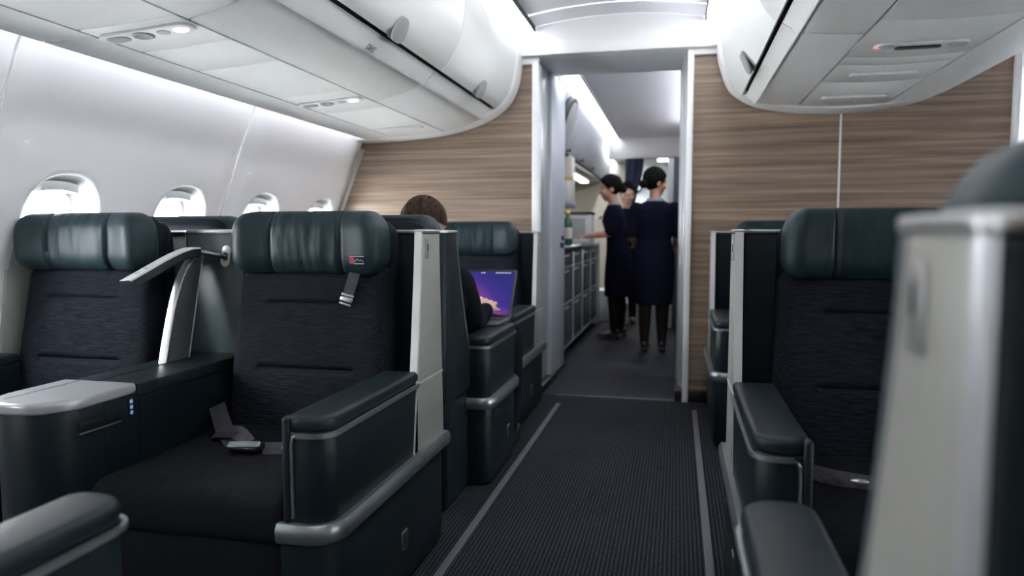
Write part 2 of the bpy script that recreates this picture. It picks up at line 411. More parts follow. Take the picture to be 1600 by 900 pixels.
for ys_ in (-0.66, 0.595, 1.855, 3.115, 4.34):
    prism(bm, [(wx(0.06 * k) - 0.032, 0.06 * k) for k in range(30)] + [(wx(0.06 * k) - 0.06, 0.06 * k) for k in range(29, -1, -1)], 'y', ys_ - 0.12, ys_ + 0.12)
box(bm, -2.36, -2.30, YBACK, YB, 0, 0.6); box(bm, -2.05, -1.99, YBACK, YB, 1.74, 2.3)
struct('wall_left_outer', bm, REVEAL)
for i, yc in enumerate(WINY):
    if i not in (2, 4, 5, 6, 7, 8) and i > 1: continue
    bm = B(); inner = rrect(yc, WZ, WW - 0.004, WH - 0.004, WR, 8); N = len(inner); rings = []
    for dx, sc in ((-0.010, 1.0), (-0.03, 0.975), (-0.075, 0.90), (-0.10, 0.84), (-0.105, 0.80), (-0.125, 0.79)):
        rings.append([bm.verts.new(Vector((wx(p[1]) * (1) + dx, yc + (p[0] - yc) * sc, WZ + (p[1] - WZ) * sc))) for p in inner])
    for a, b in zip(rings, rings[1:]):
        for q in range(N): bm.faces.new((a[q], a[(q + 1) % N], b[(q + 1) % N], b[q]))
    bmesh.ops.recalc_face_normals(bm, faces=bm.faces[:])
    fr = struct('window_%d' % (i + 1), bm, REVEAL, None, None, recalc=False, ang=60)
    bm = B(); bm.faces.new([bm.verts.new(Vector((wx(p[1]) - 0.115, yc + (p[0] - yc) * 0.80, WZ + (p[1] - WZ) * 0.80))) for p in inner])
    struct('pane', bm, GLASS, parent=fr)
    # rolled-up shade: lip along the top of the reveal
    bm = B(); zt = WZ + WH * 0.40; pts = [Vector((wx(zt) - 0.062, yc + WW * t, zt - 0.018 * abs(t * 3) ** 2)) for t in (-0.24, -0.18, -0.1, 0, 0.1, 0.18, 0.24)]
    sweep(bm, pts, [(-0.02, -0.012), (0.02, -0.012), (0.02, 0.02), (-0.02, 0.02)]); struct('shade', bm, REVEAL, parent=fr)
for i, n_ in ((5, 'large oval window nearest the camera behind the window seat'), (6, 'second oval window along the left wall'), (7, 'third oval window behind the divider panel'), (8, 'smallest oval window next to the wood bulkhead')):
    w = bpy.data.objects.get('window_%d' % (i + 1)); w['label'] = n_; w['category'] = 'window'
# wood bulkhead left and right of the doorway
bm = B(); poly = [(wx(z) - 0.14, z) for z in [0, .25, .55, .85, 1.167, 1.4, 1.575, 1.7]] + [(-1.95, 2.10), (-0.845, 2.10), (-0.845, 0.0)]
prism(bm, poly, 'y', YB, YB + 0.05); struct('wall_front_left', bm, WOOD, 'wood veneer bulkhead left of the doorway', 'wall')
bm = B(); box(bm, 0.075, 1.716, YB, YB + 0.05, 0.0, 2.05); struct('wall_front_right', bm, WOOD, 'wood veneer bulkhead right of the doorway', 'wall')
bm = B(); box(bm, 0.869, 0.879, YB - 0.006, YB, 0.0, 1.72); struct('trim_4', bm, WHITE, 'thin pale joint strip down the right wood bulkhead', 'trim')
# frames around the wood
bm = B(); sweep(bm, [Vector((wx(z) + 0.006, YB - 0.02, z)) for z in [0.02 + 0.08 * k for k in range(20)]], [(-0.018, -0.014), (0.018, -0.014), (0.018, 0.014), (-0.018, 0.014)])
struct('trim_5', bm, WHITE, 'white edge strip where sidewall meets left bulkhead', 'trim')
bm = B(); box(bm, -0.868, -0.825, YB - 0.03, YB + 0.06, 0.0, 2.045, 0.008); box(bm, -0.98, -0.825, YB - 0.028, YB + 0.05, 2.015, 2.054, 0.006)
struct('trim_6', bm, WHITE, 'white left upright of the doorway frame', 'trim')
bm = B(); box(bm, 0.043, 0.079, YB - 0.03, YB + 0.06, 0.0, 2.045, 0.008); box(bm, 0.043, 0.30, YB - 0.028, YB + 0.05, 2.02, 2.054, 0.006)
struct('trim_7', bm, WHITE, 'white right upright of the doorway frame', 'trim')
bm = B(); box(bm, 1.712, 1.742, YB - 0.03, YB + 0.06, 0, 2.05, 0.006); struct('trim_8', bm, WHITE, 'white upright at the far right end of the bulkhead', 'trim')
# passage behind the doorway
bm = B(); box(bm, -1.0, -0.86, YB + 0.05, 5.25, 0, 2.1); struct('wall_passage_left', bm, ALU, 'metal left side of the doorway passage', 'wall')
bm = B(); box(bm, 0.03, 0.06, YB + 0.06, YB + 0.12, 0, 2.05, 0.01, 3); box(bm, 0.012, 0.045, YB + 0.13, YB + 0.30, 0, 2.05, 0.012, 3); box(bm, 0.005, 0.12, YB + 0.31, 4.95, 0, 2.05, 0.012, 3)
struct('wall_passage_right', bm, ALU, 'metal right side of the doorway passage', 'wall')
d = struct('door_1', B(), GREYP, 'folded back pale blue grey door panel in the doorway', 'door')
bm = B(); box(bm, -0.852, -0.815, 4.72, 5.30, 0.045, 2.06, 0.008); bm.to_mesh(d.data); bm.free(); smooth(d.data)
bm = B(); box(bm, -0.816, -0.806, 5.10, 5.22, 0.90, 0.935, 0.004); box(bm, -0.818, -0.800, 5.15, 5.18, 0.95, 0.985, 0.006)
struct('latch', bm, BLACK, parent=d)
bm = B(); box(bm, -0.862, -0.838, YB + 0.08, 4.70, 0.04, 2.05, 0.008); struct('trim_9', bm, ALU, 'metal jamb strip before the folded door panel', 'trim')
bm = B(); box(bm, -0.90, -0.80, YB + 0.02, 5.32, 0.0, 0.05, 0.006); struct('baseboard_left', bm, BLACK, 'dark kick plate along the left of the passage', 'baseboard')
bm = B(); box(bm, 0.0, 0.2, YB - 0.02, 4.95, 0.0, 0.07, 0.006); struct('baseboard_right', bm, BLACK, 'dark kick plate at the right of the doorway', 'baseboard')
# header beam with arched top and lintel
def arch(x, base=2.20, h=0.068): return base + h * (1 - ((x + 0.355) / 0.60) ** 2)
xs = [-1.10 + 1.46 * k / 24 for k in range(25)]
bm = B(); prism(bm, [(-1.10, 2.056), (0.36, 2.056)] + [(x, arch(x)) for x in xs[::-1]], 'y', YB - 0.07, YB + 0.05, 0.006)
prism(bm, [(-1.10, 2.056), (0.36, 2.056), (0.36, 2.12), (-1.10, 2.12)], 'y', YB + 0.05, 4.86)
struct('trim_10', bm, WHITE, 'white arched header beam over the doorway', 'header')
# ceiling: arched centre panel, end strip, outer shell
bm = B(); n = 24; x0, x1 = -0.838, 0.133
for ya, yb in ((YBACK, 2.2), (2.208, 4.04), (4.05, 4.27)):
    top = [bm.verts.new((x0 + (x1 - x0) * k / n, ya, arch(x0 + (x1 - x0) * k / n) - 0.004)) for k in range(n + 1)]
    bot = [bm.verts.new((x0 + (x1 - x0) * k / n, yb, arch(x0 + (x1 - x0) * k / n) - 0.004)) for k in range(n + 1)]
    for k in range(n): bm.faces.new((top[k], bot[k], bot[k + 1], top[k + 1]))
struct('ceiling', bm, CEILM, 'arched pale ceiling panel over the aisle', 'ceiling', recalc=True)
bm = B(); box(bm, -2.4, 4.1, YBACK - 0.05, YB + 0.05, 2.42, 2.46); box(bm, -1.4, 0.7, YBACK, YB, 2.30, 2.33); struct('ceiling_outer', bm, WHITE, 'upper shell above the cabin', 'ceiling')
for nm, sgn, xa, xb, lab in (('cove_light', 1, -0.945, -0.842, 'long bright cove light along the left of the ceiling panel'), ('cove_light', -1, 0.137, 0.232, 'long bright cove light along the right of the ceiling panel')):
    t = thing(nm, lab, 'ceiling light', (0, 0, 0)); xe = xb if sgn > 0 else xa
    if sgn > 0: xb -= 0.03
    else: xa += 0.03
    bm = B(); zz = lambda x: 2.105 + 0.13 * ((x - xa) / (xb - xa) if sgn > 0 else (xb - x) / (xb - xa))
    prism(bm, [(xa, zz(xa)), (xb, zz(xb)), (xb, zz(xb) + 0.02), (xa, zz(xa) + 0.02)], 'y', YBACK, 4.265); obj('diffuser', bm, COVEM if sgn > 0 else COVEM2, t)
    bm = B(); box(bm, xe - 0.004, xe + 0.005, YBACK, 4.265, 2.19, 2.225); obj('edge_strip', bm, GAP, t)
# right hand / far shell, back wall
MX = 1.66
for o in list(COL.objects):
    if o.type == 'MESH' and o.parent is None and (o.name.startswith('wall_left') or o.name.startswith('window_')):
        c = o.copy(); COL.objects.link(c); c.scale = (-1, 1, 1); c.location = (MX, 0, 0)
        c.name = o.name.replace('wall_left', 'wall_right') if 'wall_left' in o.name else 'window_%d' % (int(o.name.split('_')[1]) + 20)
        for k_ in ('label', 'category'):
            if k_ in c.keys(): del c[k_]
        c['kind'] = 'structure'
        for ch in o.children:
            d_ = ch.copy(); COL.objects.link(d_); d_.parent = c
            if ch.name.startswith('pane') and int(o.name.split('_')[1]) >= 8:   # unseen far-side panes made opaque to cut light on the right
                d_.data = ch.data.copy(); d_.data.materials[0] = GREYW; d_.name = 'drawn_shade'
bm = B(); box(bm, 3.9, 3.95, YB, 10.6, 0, 2.45); struct('wall_right_galley', bm, WALLW, 'far right wall beyond the bulkhead', 'wall')
bm = B(); prism(bm, [(3.2, 1.66), (3.62, 1.58), (3.62, 2.24), (3.2, 2.24)], 'y', YBACK, YB, 0.02); struct('trim_20', bm, BINW, 'white lockers along the far right wall', 'trim')
bm = B(); box(bm, -2.4, 4.0, YBACK - 0.06, YBACK, 0, 2.45); struct('wall_back', bm, WOOD, 'cabin wall behind the camera', 'wall')
bm = B(); box(bm, 1.5, 3.9, YBACK, YB + 0.1, 2.22, 2.26); struct('ceiling_right', bm, CEILM, 'ceiling over the second aisle', 'ceiling')
bm = B(); box(bm, 1.6, 3.9, 5.6, 5.66, 0, 2.3); struct('wall_second_aisle', bm, GREYP, 'pale blue panel seen past the right end of the bulkhead', 'wall')
bm = B(); box(bm, 1.72, 3.9, YB + 0.06, 5.6, 2.20, 2.24); struct('ceiling_second_aisle', bm, WHITE, 'ceiling past the right end of the bulkhead', 'ceiling')
t = thing('second_aisle_light', 'ceiling strip light past the right end of the bulkhead', 'ceiling light')
bm = B(); box(bm, 1.85, 2.4, 4.9, 5.0, 2.185, 2.20); obj('diffuser', bm, GALM, t)

# ------------------------------------------------------------------ overhead bins
def strip_surface(bm, prof, y0, y1, ny=1, thick=0.012):
    """open profile (x, z) swept along y as a thin solid shell (thickness upward / outward)"""
    prof = [Vector((*p, 0)).xy for p in prof]; n = len(prof); off = []
    for i in range(n):
        t = (prof[min(i + 1, n - 1)] - prof[max(i - 1, 0)]).normalized(); nn = Vector((-t.y, t.x)); off.append(prof[i] + nn * thick)
    poly = prof + off[::-1]
    prism(bm, poly, 'y', y0, y1, 0.003, 1)
def smoothpts(P, k=6):
    out = []
    for i in range(len(P) - 1):
        p0 = Vector(P[max(i - 1, 0)]); p1 = Vector(P[i]); p2 = Vector(P[i + 1]); p3 = Vector(P[min(i + 2, len(P) - 1)])
        for j in range(k):
            t = j / k; out.append(0.5 * (2 * p1 + (p2 - p0) * t + (2 * p0 - 5 * p1 + 4 * p2 - p3) * t * t + (3 * p1 - p0 - 3 * p2 + p3) * t ** 3))
    out.append(Vector(P[-1])); return out
# left bin profile (x, z), from the wall side round to the top of the door
L_COVE = [(-1.885, 1.579), (-1.83, 1.581), (-1.715, 1.588)]
L_PSU = [(-1.707, 1.589), (-1.55, 1.597), (-1.385, 1.612)]
L_UND = [(-1.376, 1.613), (-1.28, 1.634), (-1.19, 1.664), (-1.155, 1.684)]
L_RIDGE = [(-1.155, 1.684), (-1.148, 1.676), (-1.135, 1.684), (-1.12, 1.705), (-1.085, 1.735)]
L_DOOR = [(-1.062, 1.738), (-1.02, 1.772), (-0.985, 1.83), (-0.955, 1.92), (-0.94, 2.03), (-0.937, 2.09)]
def mirrored(P): return [(2 * 0.845 - x, z) for x, z in P]
R_DOOR = [(0.325, 1.738), (0.283, 1.79), (0.25, 1.86), (0.228, 1.95), (0.217, 2.04), (0.214, 2.09)]
R_RIDGE = [(0.408, 1.70), (0.398, 1.693), (0.388, 1.70), (0.375, 1.716), (0.345, 1.735)]
R_UND = [(0.612, 1.679), (0.50, 1.687), (0.43, 1.695), (0.408, 1.70)]
R_PSU = [(0.62, 1.678), (0.84, 1.669), (1.045, 1.678)]
R_END = [(1.055, 1.678), (1.18, 1.692), (1.30, 1.725), (1.40, 1.765), (1.47, 1.83), (1.50, 1.93), (1.51, 2.05), (1.505, 2.19)]
def flip(P): return P[::-1]
def handle(x, z, y, side, par):
    # grey paddle tongue rising from the finger channel onto the door, in a thin dark outline
    M = Matrix.Translation((x, y, z)) @ Matrix.Rotation(-side * 0.66, 4, 'Y'); sx = -side
    tongue = lambda w, h: rpoly([(-w / 2, -0.05), (w / 2, -0.05), (w / 2 * 0.86, h), (-w / 2 * 0.86, h)], 0.04, 8)
    bm = B(); prism(bm, tongue(0.128, 0.052), 'x', min(0.002 * sx, 0.006 * sx), max(0.002 * sx, 0.006 * sx), 0.001, 1, M); obj('handle_outline', bm, GREYW, par, 50)
    bm = B(); t_ = B(); prism(t_, tongue(0.118, 0.046), 'x', -0.006, 0.006, 0.0045, 4)
    for v in t_.verts: v.co.x += sx * (0.010 + 0.016 * (1 - sst(-0.05, 0.05, v.co.z)))
    join(bm, t_, M=M); return obj('handle', bm, HANDM, par, 60)
def make_bin(side, y0, y1, hy, lab, txt=None):
    door, ridge, und = (L_DOOR, L_RIDGE, L_UND) if side < 0 else (R_DOOR, R_RIDGE, R_UND)
    t = thing('overhead_bin', lab, 'overhead bin', (0, (y0 + y1) / 2, 0), 0, 'overhead bins'); oy = (y0 + y1) / 2
    a, b = y0 - oy + 0.004, y1 - oy - 0.004
    bm = B(); P = smoothpts(door); strip_surface(bm, P if side < 0 else P[::-1], a, b, thick=-0.015 if False else 0.014); dr = obj('door', bm, BINW, t, ang=50)
    if hy is not None:
        handle((-1.034 if side < 0 else 0.300), (1.772 if side < 0 else 1.770), hy - oy, side, dr)
    bm = B(); P = smoothpts(und, 4); strip_surface(bm, P if side < 0 else P[::-1], a, b); un = obj('underside', bm, BINW, t, ang=50)
    bm = B(); P = ridge; strip_surface(bm, P if side < 0 else P[::-1], a, b, thick=0.008); rg = obj('finger_channel', bm, BINW, t, ang=30)
    if txt:
        # small print on the channel, reading along the aisle
        px, pz = -1.127, 1.690; nrm = Vector((0.65, 0, -0.76)).normalized(); rd = Vector((0, 1, 0)); up = nrm.cross(rd)
        M = Matrix((rd, up, nrm)).transposed().to_4x4(); M.translation = Vector((px, txt[1] - oy, pz)) + nrm * 0.003
        text_obj('seat_mark', txt[0], 0.036, M, INK, t)
    return t
make_bin(-1, YBACK, -0.75, None, 'white overhead bin on the left behind the camera')
make_bin(-1, -0.75, 0.55, None, 'white overhead bin on the left above the camera')
make_bin(-1, 0.55, 1.85, 1.3, 'white overhead bin at the top left corner of the picture')
make_bin(-1, 1.85, 3.165, 2.58, 'white left overhead bin with the larger scooped handle and small printed letters', ('DHS', 2.545))
make_bin(-1, 3.165, 4.19, 3.72, 'white left overhead bin beside the bulkhead, last of the left row')
make_bin(1, YBACK, 1.35, None, 'white overhead bin on the right above the camera')
make_bin(1, 1.35, 2.72, 2.1, 'white right overhead bin cut by the top edge of the picture')
make_bin(1, 2.72, 4.12, 3.42, 'white right overhead bin with the small handle next to the header beam')
# end caps and cores
def core(name, prof, y0, y1, m, lab, bev=0.012):
    bm = B(); prism(bm, prof, 'y', y0, y1, bev, 3); return struct(name, bm, m, lab, 'bin end cap', ang=50)
capL = [(p.x, p.y) for p in smoothpts([(-1.965, 1.578), (-1.838, 1.578), (-1.62, 1.590), (-1.409, 1.610), (-1.22, 1.655), (-1.099, 1.705), (-1.01, 1.775), (-0.955, 1.87), (-0.932, 1.98), (-0.926, 2.10), (-0.928, 2.19)], 4)] + [(-1.965, 2.19)]
core('trim_11', capL, 4.19, YB, WHITE, 'rounded white end cap of the left overhead bins')
capR = [(p.x, p.y) for p in smoothpts([(0.203, 2.19), (0.203, 2.08), (0.212, 1.968), (0.261, 1.825), (0.32, 1.765), (0.403, 1.718), (0.51, 1.69), (0.627, 1.671), (0.75, 1.662), (0.894, 1.660), (1.06, 1.672), (1.216, 1.699), (1.35, 1.745), (1.461, 1.805), (1.51, 1.90), (1.52, 2.05), (1.52, 2.19)], 4)]
core('trim_12', capR, 4.13, YB, WHITE, 'rounded white end cap of the right overhead bins')
bm = B(); prism(bm, [(-1.855, 1.66), (-1.84, 1.60), (-1.70, 1.612), (-1.40, 1.635), (-1.20, 1.685), (-1.06, 1.77), (-0.99, 1.88), (-0.97, 2.0), (-0.965, 2.15), (-1.855, 2.15)], 'y', YBACK, 4.19)
struct('trim_13', bm, GAP, 'dark shadow gap between the left bin panels', 'trim')
bm = B(); prism(bm, [(0.25, 2.15), (0.25, 2.0), (0.28, 1.88), (0.35, 1.77), (0.45, 1.72), (0.62, 1.70), (0.84, 1.695), (1.05, 1.70), (1.28, 1.75), (1.40, 1.84), (1.47, 1.95), (1.48, 2.15)], 'y', YBACK, 4.13)
struct('trim_14', bm, GAP, 'dark shadow gap between the right bin panels', 'trim')
for i_, (a, b) in enumerate(((YBACK, 0.55), (0.55, 1.85), (1.85, 4.19))):
    bm = B(); strip_surface(bm, smoothpts(L_COVE, 3), a + 0.003, b - 0.003); struct('trim_%d' % (15 + i_), bm, BINW, ('white cove strip over the hidden row', 'white cove strip at the top left corner', 'white cove strip below the left service panels')[i_], 'trim')
bm = B(); strip_surface(bm, smoothpts(R_END, 4), YBACK, 4.13); struct('trim_18', bm, BINW, 'white far side of the right overhead bins', 'trim')
# wall wash lamp hidden between the cove strip and the sidewall
t = thing('wall_wash_light', 'hidden strip light washing the top of the left sidewall', 'wall light')
bm = B(); box(bm, -1.905, -1.865, YBACK, 4.17, 1.640, 1.647); obj('diffuser', bm, WASHM, t)
bm = B(); box(bm, -1.91, -1.86, YBACK, 4.17, 1.647, 1.66); obj('housing', bm, GREYW, t)
# passenger service panels between the seams
def spot(bm, x, y, z, r, h=0.006): lathe(bm, [(r, 0), (r, h * 0.4), (r * 0.85, h)][::1], (x, y, z), 18)
def lens(bm, cx, cy, z, w, l, h, rz=0.0, r=None):
    M = Matrix.Translation((cx, cy, z)) @ Matrix.Rotation(rz, 4, 'Z')
    prism(bm, rpoly([(-w / 2, -l / 2), (w / 2, -l / 2), (w / 2, l / 2), (-w / 2, l / 2)], r or min(w, l) * 0.45, 5), 'z', -h, h * 0.3, min(h, w, l) * 0.3, 2, M)
def psu(side, y0, y1, lab, units, bulge=()):
    P = smoothpts(L_PSU if side < 0 else R_PSU, 5); t = thing('service_panel', lab, 'service panel', (0, (y0 + y1) / 2, 0), 0, 'passenger service panels'); oy = (y0 + y1) / 2
    bm = B(); strip_surface(bm, P, y0 - oy + 0.003, y1 - oy - 0.003); obj('panel', bm, BINW, t, ang=50)
    z = (lambda x: 1.597 + (x + 1.55) * 0.075) if side < 0 else (lambda x: 1.669 + 0.18 * (x - 0.84) ** 2)
    c = -1.545 if side < 0 else 0.83
    for yu in units:
        y = yu - oy; M = Matrix.Translation((c, y, z(c) - 0.001)) @ Matrix.Rotation(-0.075 if side < 0 else 0.0, 4, 'Y')
        def put(nm, bm, m, par):
            bmesh.ops.transform(bm, matrix=M, verts=bm.verts[:]); return obj(nm, bm, m, par)
        bm = B(); lens(bm, 0, 0, 0, 0.31, 0.078, 0.007); un = put('light_unit', bm, WHITE, t)
        if side < 0:
            bm = B(); lens(bm, -0.10, 0, -0.007, 0.07, 0.045, 0.003); put('air_nozzle', bm, HANDM, un)
            bm = B(); lathe(bm, [(0.032, 0), (0.032, -0.003), (0.026, -0.006), (0.012, -0.001)], (-0.015, 0, -0.006), 18); put('air_nozzle', bm, HANDM, un)
            bm = B(); lathe(bm, [(0.020, 0), (0.020, -0.003), (0.014, -0.005)], (0.055, 0, -0.006), 16); put('call_button', bm, GREYW, un)
            bm = B(); lens(bm, 0.115, 0, -0.007, 0.042, 0.032, 0.004); put('reading_light', bm, LED, un)
        else:
            bm = B(); lens(bm, -0.01, 0.005, -0.008, 0.15, 0.036, 0.004); put('display_slot', bm, BLACK, un)
            bm = B(); lathe(bm, [(0.007, 0), (0.007, -0.004), (0.003, -0.006)], (-0.145, -0.005, -0.005), 10); put('indicator_light', bm, REDLED, un)
            bm = B(); lens(bm, 0.115, -0.006, -0.008, 0.06, 0.032, 0.004); put('air_nozzle', bm, GREYW, un)
            bm = B(); lens(bm, -0.112, -0.006, -0.008, 0.035, 0.022, 0.003); put('reading_light', bm, GREYW, un)
    for yb, w in bulge:
        bm = B(); lens(bm, c, yb - oy, z(c) - 0.001, w, 0.045, 0.009); obj('speaker_bulge', bm, WHITE, t)
    for k in (-0.55, -0.3, 0.22, 0.45):
        pass
    return t
psu(-1, YBACK, 0.55, 'white service panel over the hidden first row', [0.3])
psu(-1, 0.55, 1.80, 'plain white service panel at the top left corner', [])
psu(-1, 1.80, 2.06, 'white service panel with the bright reading light nearest the camera', [1.885])
psu(-1, 2.06, 2.34, 'blank white service panel behind the nearest reading light', [])
psu(-1, 2.34, 2.88, 'long blank white panel in the middle of the left ceiling row', [])
psu(-1, 2.88, 3.30, 'white service panel with the smaller distant reading light', [3.04])
psu(-1, 3.30, 4.19, 'white service panel with pale bulge next to the end cap', [], [(3.85, 0.30)])
psu(1, YBACK, 2.55, 'plain right service panel at the top edge', [])
psu(1, 2.55, 3.05, 'right service panel with dark slot and red indicator', [2.85])
psu(1, 3.05, 3.18, 'narrow blank panel behind the dark slot', [])
psu(1, 3.18, 3.52, 'right service panel with a pale bulge in the middle', [], [(3.32, 0.27)])
psu(1, 3.52, 4.13, 'right service panel with pale bulge next to the end cap', [], [(3.84, 0.30)])
#__SEATS__
# ------------------------------------------------------------------ seats (local frame: faces -y, y = 0 at the shell back, aisle on +x when s = 1)
HW = 0.275          # half the cushion width
def headrest_fn(p):
    p = p.copy(); x, z = p.x, p.z
    if p.y < 0:
        f = sst(0.0, 0.03, -p.y)
        p.y += f * (0.012 * gauss(abs(x) - 0.118 - 0.01 * z, 0.006))
        p.y -= f * 0.022 * sst(0.12, 0.23, abs(x))
        p.y -= f * 0.010 * (1 - (z / 0.1) ** 2)
        w = 1 - sst(0.10, 0.118, abs(x))
        p.y += f * w * (0.0042 * noise.noise(Vector((x * 42, z * 9, 1.7))) + 0.0024 * noise.noise(Vector((x * 95, z * 16, 4.2))) * (0.4 + sst(-0.02, 0.08, z)))
    p.x *= 1 - 0.035 * sst(0.0, 0.1, z)
    return p
def make_seat(name, label, s=1, shell=NAVY, strip_top=-0.19, strip_low=-0.28, arm0=-0.245, arm1=-0.80, out=0.0, belt=True, tagged=False, shoulder=False, shell_x=0.0, group=None, panel_split=True, away=False, rc=0.055):
    """out: how far the arm stands out from the shell side; shell_x: shifts the shell side inwards"""
    t = thing(name, label, 'seat', (0, 0, 0), 0, group)
    XA = HW + 0.10 + out; XS = HW + 0.10 - shell_x; XI = XA - 0.105
    def fin(nm, bm, m, par=t, ang=38):
        mirror(bm, s); return obj(nm, bm, m, par, ang)
    # base
    bm = B()
    if away:   # base shortened behind the arm, with a rounded rear corner of its own
        prism(bm, rpoly([(HW - 0.02, arm1), (XA, arm1, 0.06), (XA, arm0 - 0.01, 0.05), (HW - 0.02, arm0 - 0.01)], 0.0), 'z', 0.012, 0.325, 0.006)
        prism(bm, rpoly([(-HW, arm1 + 0.04), (HW + 0.02, arm1 + 0.04), (HW + 0.02, -0.02), (-HW, -0.02)], 0.0), 'z', 0.012, 0.30, 0.006)
        prism(bm, rpoly([(HW - 0.02, arm0), (XS - 0.012, arm0), (XS - 0.012, -0.01, 0.06), (HW - 0.02, -0.01)], 0.0), 'z', 0.012, 0.40, 0.006)
    else:
        prism(bm, rpoly([(HW - 0.02, arm1), (XA, arm1, 0.06), (XA, -0.015, 0.03), (HW - 0.02, -0.015)], 0.0), 'z', 0.012, 0.325, 0.006)
        prism(bm, rpoly([(-HW, arm1 + 0.06), (HW, arm1 + 0.06), (HW, -0.02), (-HW, -0.02)], 0.0), 'z', 0.012, 0.28, 0.006)
    base = fin('base', bm, NAVY)
    bm = B(); yl = (arm1 + 0.44) if not away else (arm1 + 0.16)
    prism(bm, rpoly([(yl - 0.022, 0.115), (yl + 0.022, 0.115), (yl + 0.022, 0.17), (yl - 0.022, 0.17)], 0.008, 4), 'x', XA - 0.004, XA + 0.003, 0.0015, 2)
    lt = fin('latch', bm, RAILM, base)
    bm = B(); prism(bm, rpoly([(yl - 0.016, 0.121), (yl + 0.016, 0.121), (yl + 0.016, 0.164), (yl - 0.016, 0.164)], 0.006, 4), 'x', XA + 0.0025, XA + 0.004)
    fin('latch_recess', bm, BLACK, base)
    # arm
    rb = 0.045 if away else 0.0
    AP = rpoly([(XI, arm1, 0.02), (XA, arm1, 0.055), (XA, arm0, rb), (XI, arm0)], 0.0, 8)
    bm = B(); prism(bm, AP, 'z', 0.325, 0.566, 0.006); arm = fin('armrest', bm, NAVY)
    bm = B(); pz = lambda g: rpoly([(XI - g, arm1 - g, 0.035), (XA + g, arm1 - g, 0.06), (XA + g, arm0 + (g if rb else 0), rb), (XI - g, arm0 + (g if rb else 0))], 0.0, 8)
    prism(bm, pz(0.002), 'z', 0.563, 0.600, 0.014, 4)
    if not away: box(bm, XI - 0.004, XI + 0.015, arm1 - 0.006, arm1 + 0.03, 0.345, 0.598, 0.008, 3)
    fin('arm_pad', bm, DLEATHER, arm, 60)
    pth = [Vector((p.x, p.y, 0)) for p in rpoly([(XI + 0.012, arm1 - 0.003), (XA + 0.002, arm1 - 0.003, 0.06), (XA + 0.002, arm0 + (0.003 if rb else 0), rb)] + ([(XI + 0.02, arm0 + 0.003)] if rb else [(XA - 0.001, arm0, 0)]), 0.0, 8)]
    if not rb: pth = pth[:-1]
    pth = [p + Vector((0, 0, 0.558)) for p in ([Vector((XI + (0.012 if away else 0.032), arm1 - 0.003, 0))] + pth[1:] if pth else pth)]
    bm = B(); sweep(bm, pth, [(-0.002, -0.005), (0.006, -0.005), (0.006, 0.005), (-0.002, 0.005)]); (None if away else tube(bm, [(XI + 0.019, arm1 - 0.002, 0.37), (XI + 0.019, arm1 - 0.003, 0.53), (XI + 0.021, arm1 - 0.004, 0.546), (XI + 0.026, arm1 - 0.005, 0.555), (XI + 0.034, arm1 - 0.005, 0.558)], 0.0036, 8)); fin('arm_trim', bm, RAILM, arm, 50)
    # lower rail, standing proud of the side
    ye = -0.005 if not away else arm0
    q = rpoly([(XI - 0.015, arm1 - 0.004), (XA + 0.004, arm1 - 0.004, 0.06), (XA + 0.004, ye + (0.003 if rb else 0), rb)] + ([(XI + 0.02, ye + 0.003)] if rb else []), 0.0, 8)
    q[0] = Vector((XI - 0.015, arm1 - 0.004))
    if not rb: q[-1] = Vector((XA + 0.004, ye))
    pth = [Vector((p.x, p.y, 0.338)) for p in q]
    bm = B(); sweep(bm, pth, [(-0.004, -0.022), (0.012, -0.022), (0.018, -0.014), (0.018, 0.010), (0.010, 0.022), (-0.004, 0.022)]); fin('side_rail', bm, RAILM, t, 50)
    # aisle-side shell panel with its bright front strip
    zs = 0.335 if not away else 0.40
    panm = SILVER if shell is not NAVY else shell
    zt = 1.0
    def fy(z):  # front edge of the panel, leaning forward on its way down
        u = max(0.0, (zt - z) / (zt - 0.335)); return strip_top + (strip_low - strip_top) * (u ** 1.15 if not away else u ** 1.3)
    def by(z): return (-0.035 + 0.03 * (zt - z) / 0.66) if rc > 0.03 else -0.021
    cut = 0.56
    bm = B()
    for za, zb in ((zs, cut - 0.002), (cut + 0.002, zt)) if panel_split else ((zs, zt),):
        zz_ = [za + (zb - za) * k / 6 for k in range(7)]
        prism(bm, [(fy(z), z) for z in zz_] + [(by(z), z) for z in zz_[::-1]], 'x', XS - 0.022, XS, 0.003)
    pan = fin('side_panel', bm, panm)
    if panel_split:
        bm = B(); prism(bm, [(fy(cut), cut - 0.003), (by(cut), cut - 0.003), (by(cut), cut + 0.003), (fy(cut), cut + 0.003)], 'x', XS - 0.02, XS + 0.0015); fin('panel_seam', bm, PLATES, pan)
        bm = B(); prism(bm, rpoly([(strip_top + 0.022, 0.925), (strip_top + 0.048, 0.925), (strip_top + 0.048, 0.985), (strip_top + 0.022, 0.985)], 0.004, 3), 'x', XS, XS + 0.004, 0.001)
        lp = fin('release_plate', bm, CHROME, pan)
        bm = B(); prism(bm, rpoly([(strip_top + 0.033, 0.948), (strip_top + 0.0365, 0.948), (strip_top + 0.0365, 0.970), (strip_top + 0.033, 0.970)], 0.002, 3), 'x', XS + 0.003, XS + 0.0055); fin('release_slot', bm, BLACK, pan)
    bm = B(); zz_ = [zs + (zt + 0.004 - zs) * k / 14 for k in range(15)]; wid = 0.022 if not away else 0.012
    pts = [Vector((XS - wid / 2 + 0.001, fy(z) - 0.004, z)) for z in zz_]
    sweep(bm, pts, [(-wid / 2, -0.006), (wid / 2, -0.006), (wid / 2, 0.006), (-wid / 2, 0.006)]); fin('front_strip', bm, PLATES if not away else RAILM, pan, 50)
    # back shell, wrapping the rear corner
    ins = 0.004 if (shell is SILVER and not away) else 0.0015
